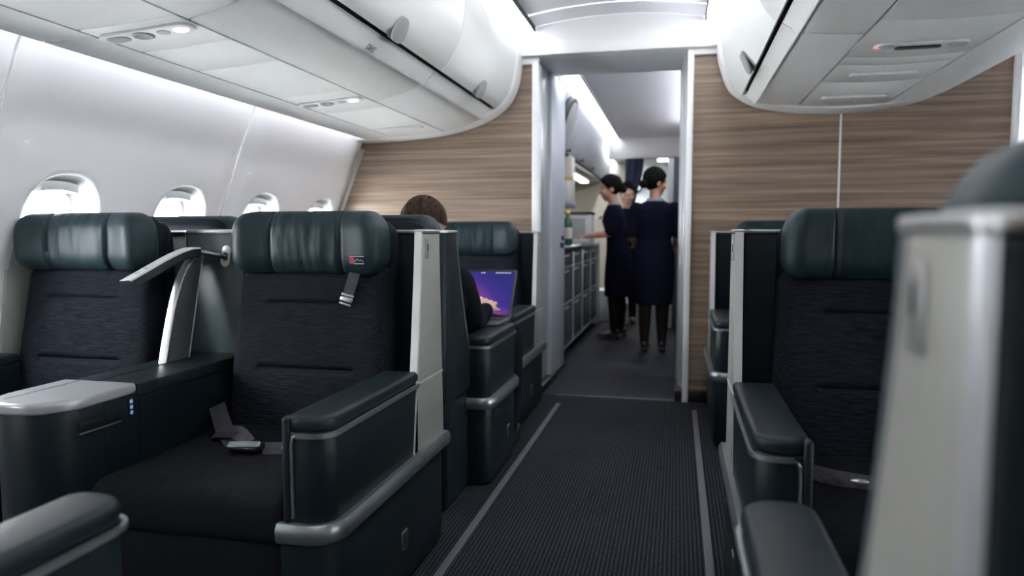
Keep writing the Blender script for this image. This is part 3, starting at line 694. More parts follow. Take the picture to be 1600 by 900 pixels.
    bm = B(); shp = rpoly([(-HW - 0.02, -0.05), (-HW - 0.02, 0.0, 0.03), (XS - ins, 0.0, rc), (XS - ins, -0.05), (XS - 0.03, -0.05, 0.02), (XS - 0.035, -0.03, 0.02), (-HW, -0.03)], 0.0, 8)
    prism(bm, shp, 'z', 0.05, 1.0, 0.003); bsh = fin('back_shell', bm, NAVY, t, 50)
    if away and shell is SILVER:
        bm = B(); arc = [Vector((XS - rc + (rc + 0.0005) * cos(a), -rc + (rc + 0.0005) * sin(a))) for a in [pi / 3.6 * k / 8 for k in range(9)]]; arc_in = [Vector((XS - rc + (rc - 0.005) * cos(a), -rc + (rc - 0.005) * sin(a))) for a in [pi / 3.6 * k / 8 for k in range(9)]]
        prism(bm, arc + arc_in[::-1], 'z', 0.42, 1.0); fin('corner_trim', bm, TRAYM, bsh, 60)  # paler strip put in as the highlight along the rounded rear corner
    rim = rpoly([(-HW - 0.022, -0.052), (-HW - 0.022, 0.003, 0.03), (XS + 0.003, 0.003, rc), (XS + 0.003, strip_top - 0.01, 0.0), (XS - 0.028, strip_top - 0.01), (XS - 0.033, -0.036, 0.02), (-HW, -0.036)], 0.0, 8)
    bm = B(); prism(bm, rim, 'z', 1.0, 1.012, 0.003); fin('shell_rim', bm, CHROME, bsh, 50)
    # cushions
    bm = B()
    def seatfn(p):
        p = p.copy()
        if p.z > 0: p.z += 0.012 * (1 - (p.x / 0.29) ** 2) * sst(0, 0.05, p.z)
        return p
    ln = abs(arm1) - 0.22
    soft(bm, (0, -0.22 - ln / 2 + 0.0, 0.345), (2 * HW - 0.01, ln, 0.12), (0.03, 0.05, 0.045), (20, 20, 8), seatfn); fin('seat_cushion', bm, DARKF, t, 60)
    bm = B(); soft(bm, (0, arm1 + 0.055, 0.175), (2 * HW - 0.02, 0.06, 0.25), (0.02, 0.025, 0.03), (10, 6, 10)); fin('leg_rest', bm, DARKF, t, 60)
    bm = B()
    def backfn(p):
        p = p.copy(); z = p.z + 0.61
        if p.y < 0:
            f = sst(0.0, 0.03, -p.y)
            for zc, hw_ in ((0.765, 0.15), (0.565, 0.165)):
                p.y += f * 0.014 * gauss(z - zc, 0.006) * (1 - sst(hw_ - 0.02, hw_ + 0.01, abs(p.x)))
                p.y += f * 0.004 * gauss(z - zc, 0.03) * (1 - sst(hw_ - 0.04, hw_ + 0.05, abs(p.x)))
            p.y -= f * 0.012 * (1 - (p.x / 0.28) ** 2)
        p.x *= 1 - 0.055 * sst(-0.1, 0.28, p.z)
        p.y -= 0.28 * max(0, -(p.z - 0.27)) * 0.62   # recline
        return p
    soft(bm, (0, -0.115, 0.63), (2 * HW - 0.012, 0.10, 0.54), (0.05, 0.045, 0.05), (44, 8, 64), backfn); fin('backrest', bm, FABRIC, t, 60)
    bm = B(); soft(bm, (0, -0.065, 0.80), (2 * HW - 0.05, 0.05, 0.49), (0.07, 0.02, 0.07), (20, 5, 20)); fin('backrest_shell', bm, HBACK, t, 60)
    bm = B(); soft(bm, (0, -0.155, 0.972), (0.50, 0.105, 0.195), (0.055, 0.04, 0.06), (90, 10, 28), headrest_fn); hr = fin('headrest', bm, LEATHER, t, 70)
    bm = B(); soft(bm, (0, -0.085, 0.965), (0.475, 0.06, 0.19), (0.07, 0.028, 0.07), (24, 6, 16)); fin('headrest_back', bm, HBACK, hr, 60)
    if tagged:
        # sewn mark at the lower aisle-side corner of the headrest
        tx, tz, ty = 0.186, 0.921, -0.2325
        bm = B(); box(bm, tx - 0.028, tx + 0.024, ty - 0.002, ty + 0.004, tz - 0.013, tz + 0.014, 0.001); tg = fin('sewn_tag', bm, DLEATHER, hr); tg['label'] = 'small red and white sewn tag'
        bm = B(); prism(bm, rpoly([(tx - 0.024, tz - 0.010), (tx - 0.006, tz - 0.010), (tx - 0.010, tz + 0.008), (tx - 0.024, tz + 0.011)], 0.003, 3), 'y', ty - 0.0032, ty - 0.0015); fin('red_patch', bm, RED, hr)
        bm = B(); box(bm, tx - 0.024, tx + 0.022, ty - 0.003, ty - 0.0015, tz + 0.010, tz + 0.0125); box(bm, tx - 0.010, tx + 0.022, ty - 0.003, ty - 0.0015, tz - 0.0115, tz - 0.0085)
        pts = [(tx - 0.018, tz - 0.005), (tx - 0.012, tz + 0.004), (tx - 0.007, tz - 0.003), (tx, tz + 0.004), (tx + 0.006, tz - 0.001), (tx + 0.013, tz + 0.001), (tx + 0.020, tz - 0.004)]
        for a, b in zip(pts, pts[1:]):
            d = Vector((b[0] - a[0], b[1] - a[1])); nn = Vector((-d.y, d.x)).normalized() * 0.0011
            prism(bm, [(a[0] - nn.x, a[1] - nn.y), (b[0] - nn.x, b[1] - nn.y), (b[0] + nn.x, b[1] + nn.y), (a[0] + nn.x, a[1] + nn.y)], 'y', ty - 0.003, ty - 0.0015)
        fin('tag_print', bm, TAGW, hr)
    if belt:
        def band(pts, w, th=0.0022):
            bm = B(); P = [Vector(p) for p in pts]; sm = smoothpts(P, 6); L_, R_ = [], []
            for i, p in enumerate(sm):
                d = (sm[min(i + 1, len(sm) - 1)] - sm[max(i - 1, 0)]).normalized(); up = Vector((0, -0.55, 0.83)); sd = d.cross(up).normalized() * w / 2
                L_.append(p - sd); R_.append(p + sd)
            V = [[bm.verts.new(q + Vector((0, 0, dz))) for q in seq] for seq, dz in ((L_, 0), (R_, 0), (R_, th), (L_, th))]
            for i in range(len(sm) - 1):
                for a in range(4): bm.faces.new((V[a][i], V[a][i + 1], V[(a + 1) % 4][i + 1], V[(a + 1) % 4][i]))
            bm.faces.new([V[a][0] for a in range(4)]); bm.faces.new([V[a][-1] for a in range(4)][::-1]); return bm
        bt = fin('seat_belt', band([(-0.268, -0.28, 0.47), (-0.235, -0.32, 0.468), (-0.16, -0.40, 0.436), (-0.07, -0.485, 0.424), (-0.02, -0.515, 0.424)], 0.048), BELT, t, 60)
        fin('belt_end', band([(0.272, -0.40, 0.44), (0.21, -0.455, 0.428), (0.13, -0.49, 0.424), (0.04, -0.52, 0.424)], 0.046), BELT, bt, 60)
        fin('belt_tail', band([(-0.02, -0.50, 0.430), (-0.075, -0.46, 0.445), (-0.12, -0.445, 0.442), (-0.165, -0.43, 0.434)], 0.044), BELT, bt, 60)
        bm = B(); soft(bm, (0.0, -0.53, 0.433), (0.085, 0.052, 0.018), (0.012, 0.012, 0.006), (10, 8, 4), None); fin('buckle', bm, BLACK, bt, 60)
        bm = B(); M = Matrix.Translation((0.005, -0.552, 0.446)) @ Matrix.Rotation(0.25, 4, 'Z') @ Matrix.Rotation(0.5, 4, 'X'); soft(bm, (0, 0, 0), (0.085, 0.022, 0.006), (0.006, 0.006, 0.0028), (8, 6, 4), None, M); fin('buckle_flap', bm, RAILM, bt, 60)
        bm = B(); ball(bm, (0.115, -0.52, 0.434), (0.020, 0.009, 0.007)); fin('belt_slider', bm, CHROME, bt, 60)
    if shoulder:
        bm = B(); M = Matrix.Translation((0.145, -0.196, 0.838)) @ Matrix.Rotation(0.28, 4, 'Y') @ Matrix.Rotation(-0.10, 4, 'X'); soft(bm, (0, 0, 0.012), (0.036, 0.003, 0.075), (0.002, 0.001, 0.002), (4, 2, 4), None, M); sb = fin('shoulder_strap', bm, BELT, t, 60)
        bm = B(); M = Matrix.Translation((0.133, -0.201, 0.800)) @ Matrix.Rotation(0.28, 4, 'Y') @ Matrix.Rotation(-0.10, 4, 'X')
        for dz, h_ in ((0.014, 0.008), (0.001, 0.015), (-0.014, 0.006)): soft(bm, (0, 0, dz), (0.040, 0.008, h_), (0.003, 0.003, 0.003), (6, 4, 4), None, M)
        fin('strap_buckle', bm, CHROME, sb, 60)
    return t
aisle1 = make_seat('cabin_seat', 'dark seat with black belt on its cushion and small red tag on the headrest', 1, SILVER, tagged=True, shoulder=True)
aisle1.location = (-1.108, 2.20, 0)
bay = make_seat('cabin_seat', 'window seat at far left under the largest window, grey leather headrest', -1, SILVER, belt=False, out=-0.055, shell_x=0.06)
bay.location = (-1.934, 2.20, 0)
row3 = make_seat('cabin_seat', 'seat behind the open laptop with its back to the left wood bulkhead', 1, SILVER, belt=False)
row3.location = (-1.145, 4.19, 0)
right1 = make_seat('cabin_seat', 'large dark seat across the aisle on the right with belt on its cushion', -1, SILVER)
right1.location = (0.532, 2.26, 0)
right3 = make_seat('cabin_seat', 'dark seat far right of the doorway against the right wood bulkhead', -1, SILVER, belt=False)
right3.location = (0.555, 4.20, 0)
# the seats that face away from the camera are turned round, so their aisle side is mirrored
row2 = make_seat('cabin_seat', 'dark seat turned away in which the person with the laptop sits', -1, NAVY, strip_top=-0.13, strip_low=-0.40, arm0=-0.30, arm1=-0.80, out=0.025, shell_x=0.05, away=True, belt=False, panel_split=False)
row2.location = (-1.105, 2.36, 0); row2.rotation_euler = (0, 0, pi)
row2w = make_seat('cabin_seat', 'seat turned away beyond the divider panel, only its rounded top showing', 1, NAVY, strip_top=-0.13, strip_low=-0.40, arm0=-0.30, arm1=-0.80, out=0.0, belt=False, panel_split=False)
row2w.location = (-1.915, 2.36, 0); row2w.rotation_euler = (0, 0, pi)
fore_r = make_seat('cabin_seat', 'blurred seat back with grey side panel close up at the right edge', 1, SILVER, strip_top=-0.13, strip_low=-0.36, arm0=-0.33, arm1=-0.72, out=-0.035, shell_x=0.085, rc=0.02, away=True, belt=False)
fore_r.location = (0.44, 0.40, 0); fore_r.rotation_euler = (0, 0, pi)
fore_l = make_seat('cabin_seat', 'seat turned away whose blurred armrest fills the lower left corner', -1, NAVY, strip_top=-0.13, strip_low=-0.36, arm0=-0.33, arm1=-0.76, out=0.006, shell_x=0.05, away=True, belt=False, panel_split=False)
fore_l.location = (-1.19, 0.16, 0); fore_l.rotation_euler = (0, 0, pi)

# ------------------------------------------------------------------ console with divider between the two left seats
def make_console(lab, loc, s=1, full=True):
    t = thing('seat_console', lab, 'console', loc, 0)
    def fin(nm, bm, m, par=t, ang=38):
        mirror(bm, s); return obj(nm, bm, m, par, ang)
    # local: x = 0 at the right face, y = 0 at the divider
    xl, xr, y0, y1 = -0.215, 0.0, -0.815, -0.24
    bm = B(); prism(bm, rpoly([(xl, y0, 0.10), (xr, y0, 0.10), (xr, y1), (xl, y1)], 0.0, 10), 'z', 0.012, 0.575, 0.004); body = fin('body', bm, NAVY)
    bm = B(); prism(bm, rpoly([(-0.735, 0.512), (-0.60, 0.512), (-0.60, 0.538), (-0.735, 0.538)], 0.012, 5), 'x', xr - 0.004, xr + 0.0015, 0.001); sl_ = fin('slot', bm, BLACK, body)
    bm = B(); box(bm, xr - 0.001, xr + 0.003, -0.735, -0.60, 0.508, 0.513, 0.001); fin('slot_lip', bm, RAILM, body)
    bm = B(); box(bm, xr - 0.01, xr + 0.0015, -0.655, -0.652, 0.02, 0.575); box(bm, xr - 0.01, xr + 0.0015, -0.535 + 0.003, -0.535 + 0.006, 0.02, 0.575); fin('panel_joint', bm, BLACK, body)
    bm = B(); prism(bm, rpoly([(-0.575, 0.515), (-0.555, 0.515), (-0.555, 0.565), (-0.575, 0.565)], 0.008, 4), 'x', xr - 0.002, xr + 0.003, 0.001); pl = fin('control_plate', bm, BLACK, body)
    for k in range(3):
        bm = B(); prism(bm, rpoly([(-0.570, 0.520 + k * 0.015), (-0.560, 0.520 + k * 0.015), (-0.560, 0.530 + k * 0.015), (-0.570, 0.530 + k * 0.015)], 0.003, 3), 'x', xr + 0.002, xr + 0.0042); fin('button', bm, BLUELED, pl)
    bm = B(); prism(bm, rpoly([(xl - 0.008, y0 - 0.008, 0.11), (xr + 0.008, y0 - 0.008, 0.11), (xr + 0.008, -0.545, 0.012), (xl - 0.008, -0.545, 0.012)], 0.0, 10), 'z', 0.572, 0.602, 0.010, 4); tr = fin('tray_top', bm, TRAYM, t, 50)
    bm = B(); prism(bm, rpoly([(xl + 0.05, y0 + 0.03, 0.04), (xl + 0.054, y0 + 0.03, 0.002), (xl + 0.054, -0.56), (xl + 0.05, -0.56)], 0.0), 'z', 0.6, 0.6028); fin('tray_joint', bm, RAILM, tr)
    bm = B(); prism(bm, rpoly([(xl, -0.54), (xr + 0.004, -0.54), (xr + 0.004, y1 + 0.22), (xl, y1 + 0.22)], 0.008, 3), 'z', 0.56, 0.596, 0.006, 3); cv = fin('arm_cover', bm, DLEATHER, t, 50)
    bm = B(); box(bm, xl + 0.075, xl + 0.081, -0.53, y1 + 0.2, 0.594, 0.5975); fin('cover_joint', bm, BLACK, cv)
    bm = B(); prism(bm, [(xl, y1), (xr, y1), (xr, -0.02), (xl, -0.02)], 'z', 0.012, 0.57); fin('rear_body', bm, NAVY, body)
    # divider panel with pale rim
    bm = B(); prism(bm, [(-0.222, 0.55), (0.0, 0.55), (0.0, 1.0), (-0.212, 1.0)], 'y', -0.035, 0.0, 0.003); dv = fin('divider_panel', bm, SHELLB)
    bm = B(); box(bm, -0.215, 0.003, -0.04, 0.004, 1.0, 1.014, 0.003); fin('divider_rim', bm, CHROME, dv)
    # curved wing with a bright front edge
    xw = -0.14; n = 16; fr = []
    for k in range(n + 1):
        u = k / n; z = 0.575 + 0.365 * u
        fr.append((-0.250 + 0.105 * u + 0.03 * u ** 3 + 0.06 * u ** 8, z))
    bk = [(-0.145 + 0.095 * k / n, 0.575 + 0.365 * k / n) for k in range(n + 1)]
    bm = B(); prism(bm, fr + bk[::-1], 'x', xw - 0.022, xw, 0.003); wg = fin('divider_wing', bm, WINGM)
    bm = B(); prism(bm, [(y - 0.011, z + 0.004 * k / n) for k, (y, z) in enumerate(fr)] + [(y + 0.001, z) for y, z in fr[::-1]], 'x', xw - 0.025, xw + 0.003, 0.002); fin('wing_edge', bm, CHROME, wg, 50)
    bm = B(); pts = [Vector((xw + 0.002, -0.147 + 0.095 * k / n, 0.58 + 0.36 * k / n)) for k in range(n + 1)]; tube(bm, pts, 0.0025, 6); fin('wing_seam', bm, RAILM, wg)
    # swing-out unit on a rod from a pale mounting plate
    bm = B(); M = Matrix.Translation((-0.062, -0.037, 0.925)) @ Matrix.Rotation(0.16, 4, 'Y')
    prism(bm, rpoly([(-0.017, -0.036), (0.017, -0.036), (0.017, 0.036), (-0.017, 0.036)], 0.0168, 8), 'y', -0.006, 0.002, 0.002, 2, M); mp = fin('mounting_plate', bm, PLATEM)
    bm = B(); prism(bm, rpoly([(-0.009, -0.016), (0.009, -0.016), (0.009, 0.012), (-0.009, 0.012)], 0.007, 5), 'y', -0.0075, -0.005, 0, 2, M); fin('plate_slot', bm, BLACK, mp)
    bm = B(); limb(bm, [(-0.062, -0.04, 0.921), (-0.07, -0.06, 0.928), (-0.11, -0.095, 0.938), (-0.14, -0.115, 0.938)], [0.009, 0.009, 0.009, 0.009], 12); fin('swing_rod', bm, RAILM, mp, 60)
    bm = B(); mid = [(-0.118, -0.10, 0.940), (-0.14, -0.13, 0.937), (-0.165, -0.17, 0.918), (-0.19, -0.21, 0.893), (-0.212, -0.255, 0.866), (-0.228, -0.30, 0.842)]
    sm = smoothpts([Vector(p) for p in mid], 5); rings = []
    for i, p in enumerate(sm):
        d = (sm[min(i + 1, len(sm) - 1)] - sm[max(i - 1, 0)]).normalized(); sd = Vector((-0.87, 0.48, 0.0)).normalized(); sd = (sd - d * sd.dot(d)).normalized(); up = d.cross(sd); up = up if up.z > 0 else -up
        w = 0.034 if i else 0.020; hh = 0.016 if i else 0.010
        rings.append([bm.verts.new(p + sd * a * w + up * b * hh) for a, b in ((-1, -0.7), (-0.7, -1), (0.7, -1), (1, -0.7), (1, 0.7), (0.85, 1), (-0.85, 1), (-1, 0.7))])
    for a, b in zip(rings, rings[1:]):
        for q in range(8): bm.faces.new((a[q], a[(q + 1) % 8], b[(q + 1) % 8], b[q]))
    bm.faces.new(rings[0]); bm.faces.new(rings[-1][::-1])
    bmesh.ops.recalc_face_normals(bm, faces=bm.faces[:])
    for f in bm.faces: f.material_index = 1 if f.normal.z > 0.6 else 0
    ar = fin('swing_unit', bm, [NAVY, PLATEM], t, 30)
    bm = B()
    for i in (18, 21): p = sm[i] + Vector((0.002, -0.008, 0.0165)); ball(bm, p, (0.008, 0.008, 0.003), 12, 8)
    fin('knob', bm, CHROME, ar)
    return t
SHELLB = mat('blue_grey_divider', (0.038, 0.056, 0.064), 0.42, noise=0.06, bump=0.05, bscale=500)
WINGM = mat('graphite_wing', (0.06, 0.066, 0.064), 0.5, noise=0.06)
PLATEM = mat('pale_satin_plate', (0.55, 0.56, 0.57), 0.35, 0.3)
con1 = make_console('console between the two left seats with silver tray top and pale swing arm', (-1.412, 2.17, 0))
#__GALLEY__
# ------------------------------------------------------------------ galley beyond the doorway
bm = B(); box(bm, -1.7, 1.0, 4.86, 8.8, 2.13, 2.16); struct('ceiling_galley', bm, CEILM, 'pale ceiling of the galley beyond the doorway', 'ceiling')
bm = B(); box(bm, -0.82, 1.0, 8.8, 10.5, 1.95, 2.0); struct('ceiling_far', bm, GREYW, 'lower grey ceiling at the far end of the galley', 'ceiling')
bm = B(); box(bm, -0.82, 1.0, 8.72, 8.82, 1.885, 2.14, 0.02); struct('trim_19', bm, WHITE, 'white cross beam at the far end of the galley ceiling', 'beam')
bm = B(); box(bm, -1.7, 1.0, 10.4, 10.46, 0, 2.0); struct('wall_far', bm, GREYP, 'blue grey wall at the far end of the galley', 'wall')
bm = B(); box(bm, -1.52, -1.46, 5.2, 10.4, 0, 2.13); struct('wall_galley_left', bm, GALW, 'cream lit wall above the galley counter', 'wall')
bm = B(); box(bm, 0.36, 0.40, 4.86, 10.4, 0, 2.13); struct('wall_galley_right', bm, GALD, 'dark wall on the right side of the galley', 'wall')
bm = B(); box(bm, -1.5, -0.70, 9.96, 10.0, 0, 2.13); struct('wall_galley_end', bm, GALW, 'cream lit end wall behind the galley counter', 'wall')
bm = B(); box(bm, -1.5, -0.9, 5.25, 5.30, 0.9, 2.13); struct('wall_galley_near', bm, GALW)
t = thing('galley_light', 'long bright light strip along the left of the galley ceiling', 'ceiling light')
bm = B(); prism(bm, [(-0.785, 2.088), (-0.69, 2.116), (-0.69, 2.122), (-0.785, 2.095)], 'y', 4.88, 8.7); obj('diffuser', bm, GALM, t)
bm = B(); box(bm, -0.688, -0.68, 4.88, 8.7, 2.108, 2.127); obj('edge_strip', bm, GREYW, t)
t = thing('galley_light', 'added fill light along the right side of the galley ceiling', 'ceiling light')  # added fill lamp, mostly hidden, brightening the galley ceiling
bm = B(); prism(bm, [(0.20, 1.985), (0.33, 1.97), (0.33, 1.98), (0.20, 1.995)], 'y', 5.0, 7.6); obj('diffuser', bm, GALM2, t)
bm = B(); box(bm, 0.19, 0.36, 5.0, 7.6, 1.94, 1.968, 0.004); obj('valance', bm, WHITE, t)
# porthole on the far wall
t = thing('porthole', 'small round dark rimmed porthole on the far wall beside the curtain', 'porthole', (-0.575, 10.39, 1.68))
bm = B()
ring = [Vector((0.085 * cos(2 * pi * k / 28), 0, 0.11 * sin(2 * pi * k / 28))) for k in range(28)]
for a in (0,):
    R1 = [[bm.verts.new(p * s_ + Vector((0, y_, 0))) for p in ring] for s_, y_ in ((0.72, 0.0), (0.72, -0.02), (0.85, -0.035), (1.0, -0.02), (1.0, 0.0))]
    for q in range(4):
        for k in range(28): bm.faces.new((R1[q][k], R1[q][(k + 1) % 28], R1[q + 1][(k + 1) % 28], R1[q + 1][k]))
obj('rim', bm, CURT, t, 60)
bm = B(); bm.faces.new([bm.verts.new(p * 0.72 + Vector((0, -0.006, 0))) for p in ring]); obj('pane', bm, GREYP, t)
for k, (x, y) in enumerate(((-0.165, 9.35), (-0.035, 8.98))):
    t = thing('downlight', ('small rectangular ceiling light at the far end of the galley, left one', 'small rectangular ceiling light next to the pale post, right one')[k], 'ceiling light', (x, y, 1.945), 0)
    bm = B(); box(bm, -0.085, 0.085, -0.06, 0.06, -0.028, 0.0, 0.006); obj('diffuser', bm, FARM, t)
    bm = B(); box(bm, -0.095, 0.095, -0.07, 0.07, -0.008, 0.004, 0.003); obj('bezel', bm, WHITE, t)
# upper lockers over the counter: slanted bowed face
t = thing('galley_locker', 'white slanted upper lockers above the galley counter', 'locker')
P = smoothpts([(-1.05, 1.70), (-0.98, 1.715), (-0.93, 1.80), (-0.88, 1.93), (-0.845, 2.05), (-0.825, 2.11)], 5)
bm = B(); prism(bm, [(p.x, p.y) for p in P] + [(-1.46, 2.11), (-1.46, 1.70)], 'y', 5.30, 9.95, 0.004); lk = obj('body', bm, LOCKM, t, 50)
bm = B(); tube(bm, [(-0.985, 5.32, 1.71), (-0.985, 9.9, 1.71)], 0.014, 8); obj('grip_rail', bm, GAP, t)
for y in (6.35, 7.25, 8.15):
    bm = B(); sweep(bm, [Vector((-0.962, y, 1.73)), Vector((-0.93, y, 1.725)), Vector((-0.925, y, 1.755))], [(-0.02, -0.006), (0.02, -0.006), (0.02, 0.006), (-0.02, 0.006)]); obj('latch', bm, GAP, t)
for y in (6.45, 7.6):
    bm = B(); prism(bm, [(p.x + 0.0015, p.y) for p in P[4:]] + [(p.x - 0.004, p.y) for p in P[4:][::-1]], 'y', y - 0.004, y + 0.004); obj('door_joint', bm, GREYW, t)
# rounded dark-rimmed mirror panel on the locker face next to the doorway
t = thing('oval_mirror', 'grey oval panel with thick dark rim high up beside the doorway', 'mirror', (-0.865, 5.62, 1.86), 0)
M = Matrix.Rotation(0.33, 4, 'Y')
bm = B(); prism(bm, rpoly([(-0.20, -0.20), (0.20, -0.20), (0.20, 0.20), (-0.20, 0.20)], 0.17, 10), 'x', -0.02, 0.035, 0.012, 3, M); obj('rim', bm, BLACK, t, 50)
bm = B(); prism(bm, rpoly([(-0.165, -0.165), (0.165, -0.165), (0.165, 0.165), (-0.165, 0.165)], 0.145, 10), 'x', 0.03, 0.042, 0.004, 2, M); obj('face', bm, GREYW, t, 50)
# counter: continuous worktop on separate units
wt = B(); box(wt, -1.46, -0.835, 5.32, 8.02, 0.868, 0.898, 0.006); o = obj('worktop', wt, RAILM); tag(o, 'continuous metal edged worktop along the left galley wall', 'worktop')
UNITS = ((5.32, 6.05), (6.06, 6.66), (6.67, 7.30), (7.31, 7.90))
ULAB = ('dark galley unit nearest the folded door panel', 'second dark galley unit from the doorway', 'third dark galley unit beside the standing woman', 'last dark galley unit before the pale post')
for (a, b), lab in zip(UNITS, ULAB):
    t = thing('galley_unit', lab, 'cabinet', (-1.15, (a + b) / 2, 0), 0, 'units under the galley worktop'); h = (b - a) / 2
    bm = B(); box(bm, -0.30, 0.28, -h, h, 0.08, 0.866, 0.004); body = obj('body', bm, GALD, t)
    bm = B(); box(bm, -0.30, 0.24, -h + 0.005, h - 0.005, 0.0, 0.08); obj('plinth', bm, BLACK, t)
    for z0, z1, nm in ((0.74, 0.85, 'drawer'), (0.45, 0.725, 'door'), (0.10, 0.435, 'door')):
        bm = B(); box(bm, 0.276, 0.293, -h + 0.022, h - 0.022, z0, z1, 0.005); dr = obj(nm, bm, GALD, t)
        bm = B(); box(bm, 0.290, 0.306, -h + 0.08, h - 0.30, z1 - 0.035, z1 - 0.018, 0.004); obj('handle', bm, ALU, dr)
    bm = B(); box(bm, 0.27, 0.300, -h, -h + 0.016, 0.08, 0.866, 0.003); box(bm, 0.27, 0.297, -h, h, 0.436, 0.448, 0.002); box(bm, 0.27, 0.297, -h, h, 0.08, 0.094, 0.002); box(bm, 0.27, 0.297, -h, h, 0.727, 0.738, 0.002); obj('frame_strip', bm, ALU, t)
bm = B(); box(bm, -0.95, -0.835, 7.91, 8.02, 0.0, 0.867, 0.012, 3); o = obj('post', bm, ALU); tag(o, 'pale metal post closing the row of galley units', 'post')
t = thing('waste_box', 'pale blue upright box on the floor past the galley units', 'box', (-0.80, 8.32, 0))
bm = B(); prism(bm, rpoly([(-0.085, -0.12), (0.085, -0.12), (0.085, 0.12), (-0.085, 0.12)], 0.02, 4), 'z', 0.0, 0.33, 0.006); obj('body', bm, GREYP, t)
bm = B(); box(bm, -0.09, 0.09, -0.125, 0.125, 0.33, 0.355, 0.008); obj('lid', bm, WHITE, t)
# things on the counter
def bottle(x, y, h, m, capm, lab):
    t = thing('bottle', lab, 'bottle', (x, y, 0.898))
    bm = B(); lathe(bm, [(0.034, 0), (0.038, 0.006), (0.038, h * 0.62), (0.030, h * 0.74), (0.015, h * 0.84), (0.014, h * 0.92)], n=20); obj('body', bm, m, t, 50)
    bm = B(); lathe(bm, [(0.018, h * 0.90), (0.018, h), (0.015, h * 1.01)], n=16); obj('cap', bm, capm, t, 50)
    bm = B(); lathe(bm, [(0.0385, h * 0.2), (0.039, h * 0.21), (0.039, h * 0.5), (0.0385, h * 0.51)], n=20); obj('paper_band', bm, WHITE if capm is WHITE else GALW, t, 50)
bottle(-0.915, 6.12, 0.30, GREEN, YELLOW, 'green bottle with yellow cap standing on the worktop front edge')
bottle(-1.0, 6.28, 0.26, GREEN, WHITE, 'green bottle with white cap half hidden behind the door panel')
t = thing('coffee_machine', 'white framed machine with grey front standing on the worktop', 'machine', (-0.985, 7.45, 0.898))
bm = B(); box(bm, -0.15, 0.13, -0.16, 0.16, 0.0, 0.30, 0.012, 3); obj('body', bm, WHITE, t)
bm = B(); box(bm, -0.115, 0.075, -0.166, -0.155, 0.06, 0.26, 0.008); obj('front_panel', bm, GREYW, t)
bm = B(); box(bm, -0.16, 0.14, -0.17, 0.17, 0.30, 0.322, 0.006); obj('lid', bm, GAP, t)
bm = B(); box(bm, -0.10, 0.08, -0.20, -0.16, 0.0, 0.03, 0.006); obj('drip_tray', bm, WHITE, t)
t = thing('wall_dispenser', 'white two door dispenser with violet base hanging under the lockers', 'dispenser', (-1.0, 6.62, 1.24))
bm = B(); box(bm, -0.14, 0.06, -0.10, 0.10, 0.04, 0.462, 0.006); obj('body', bm, GALW, t)
for x in (-0.085, 0.010): bm = B(); box(bm, x - 0.042, x + 0.042, -0.108, -0.098, 0.06, 0.24, 0.004); obj('door', bm, WHITE, t)
bm = B(); box(bm, -0.15, 0.07, -0.11, 0.11, 0.0, 0.04, 0.006); obj('base', bm, mat('violet_grey', (0.22, 0.22, 0.36), 0.5), t)
bm = B(); box(bm, -0.145, 0.065, -0.106, 0.0, 0.25, 0.275, 0.003); obj('top_strip', bm, YELLOW, t)
t = thing('counter_lamp', 'warm bright lamp strip under the galley lockers', 'lamp', (-1.12, 8.3, 1.70))
bm = B(); box(bm, -0.05, 0.05, -0.6, 0.6, -0.06, -0.005, 0.01); obj('housing', bm, WHITE, t)
bm = B(); box(bm, -0.04, 0.04, -0.58, 0.58, -0.075, -0.058, 0.006); obj('diffuser', bm, UNDERM, t)
# tray the woman reaches for
t = thing('napkin_stack', 'small stack of white napkins at the woman\'s hand', 'napkins', (-0.95, 6.86, 0.898))
bm = B()
for k in range(6): box(bm, -0.06 + 0.002 * (k % 3), 0.06, -0.06, 0.06 - 0.002 * (k % 2), 0.006 * k, 0.006 * k + 0.005, 0.001)
tag(obj('sheets', bm, WHITE, t), None, None) if False else obj('sheets', bm, WHITE, t)
bm = B(); prism(bm, rpoly([(-0.07, -0.07), (0.07, -0.07), (0.07, 0.07), (-0.07, 0.07)], 0.02, 4), 'z', 0.0, 0.004); obj('tray', bm, RAILM, t)
# navy curtain gathered at the far end
bm = B(); n = 40
def curt(z):
    u = (z - 0.25) / 1.63; w = 0.085 + 0.10 * sst(0.55, 1.0, u) ; return w
rows = [0.25 + 1.63 * k / 24 for k in range(25)]; R1 = []
for z in rows:
    w = curt(z); cx = -0.53 - 0.06 * sst(1.75, 1.1, z) if False else -0.505 - 0.05 * (1 - sst(1.3, 1.85, z))
    R1.append([bm.verts.new((cx + w * 0.55 * cos(2 * pi * k / n) * (1 + 0.08 * sin(9 * 2 * pi * k / n)), 8.66 + 0.045 * sin(2 * pi * k / n) * (1 + 0.25 * sin(7 * 2 * pi * k / n)), z)) for k in range(n)])
for a, b in zip(R1, R1[1:]):
    for k in range(n): bm.faces.new((a[k], a[(k + 1) % n], b[(k + 1) % n], b[k]))
bm.faces.new(R1[0]); bm.faces.new(R1[-1])
o = obj('curtain', bm, CURT, ang=80); tag(o, 'gathered navy curtain hanging at the far end of the galley', 'curtain')
bm = B(); tube(bm, [(-0.75, 8.66, 1.882), (0.34, 8.66, 1.882)], 0.008, 8); obj('curtain_rail', bm, ALU, o)
t = thing('far_unit', 'dark tall unit with pale front post at the right of the galley', 'cabinet', (0.14, 7.95, 0))
bm = B(); box(bm, -0.19, 0.215, -0.20, 0.35, 0.0, 1.80, 0.006); obj('body', bm, GALD, t)
bm = B(); box(bm, -0.245, -0.185, -0.225, -0.16, 0.0, 1.78, 0.008); obj('front_post', bm, GREYW, t)
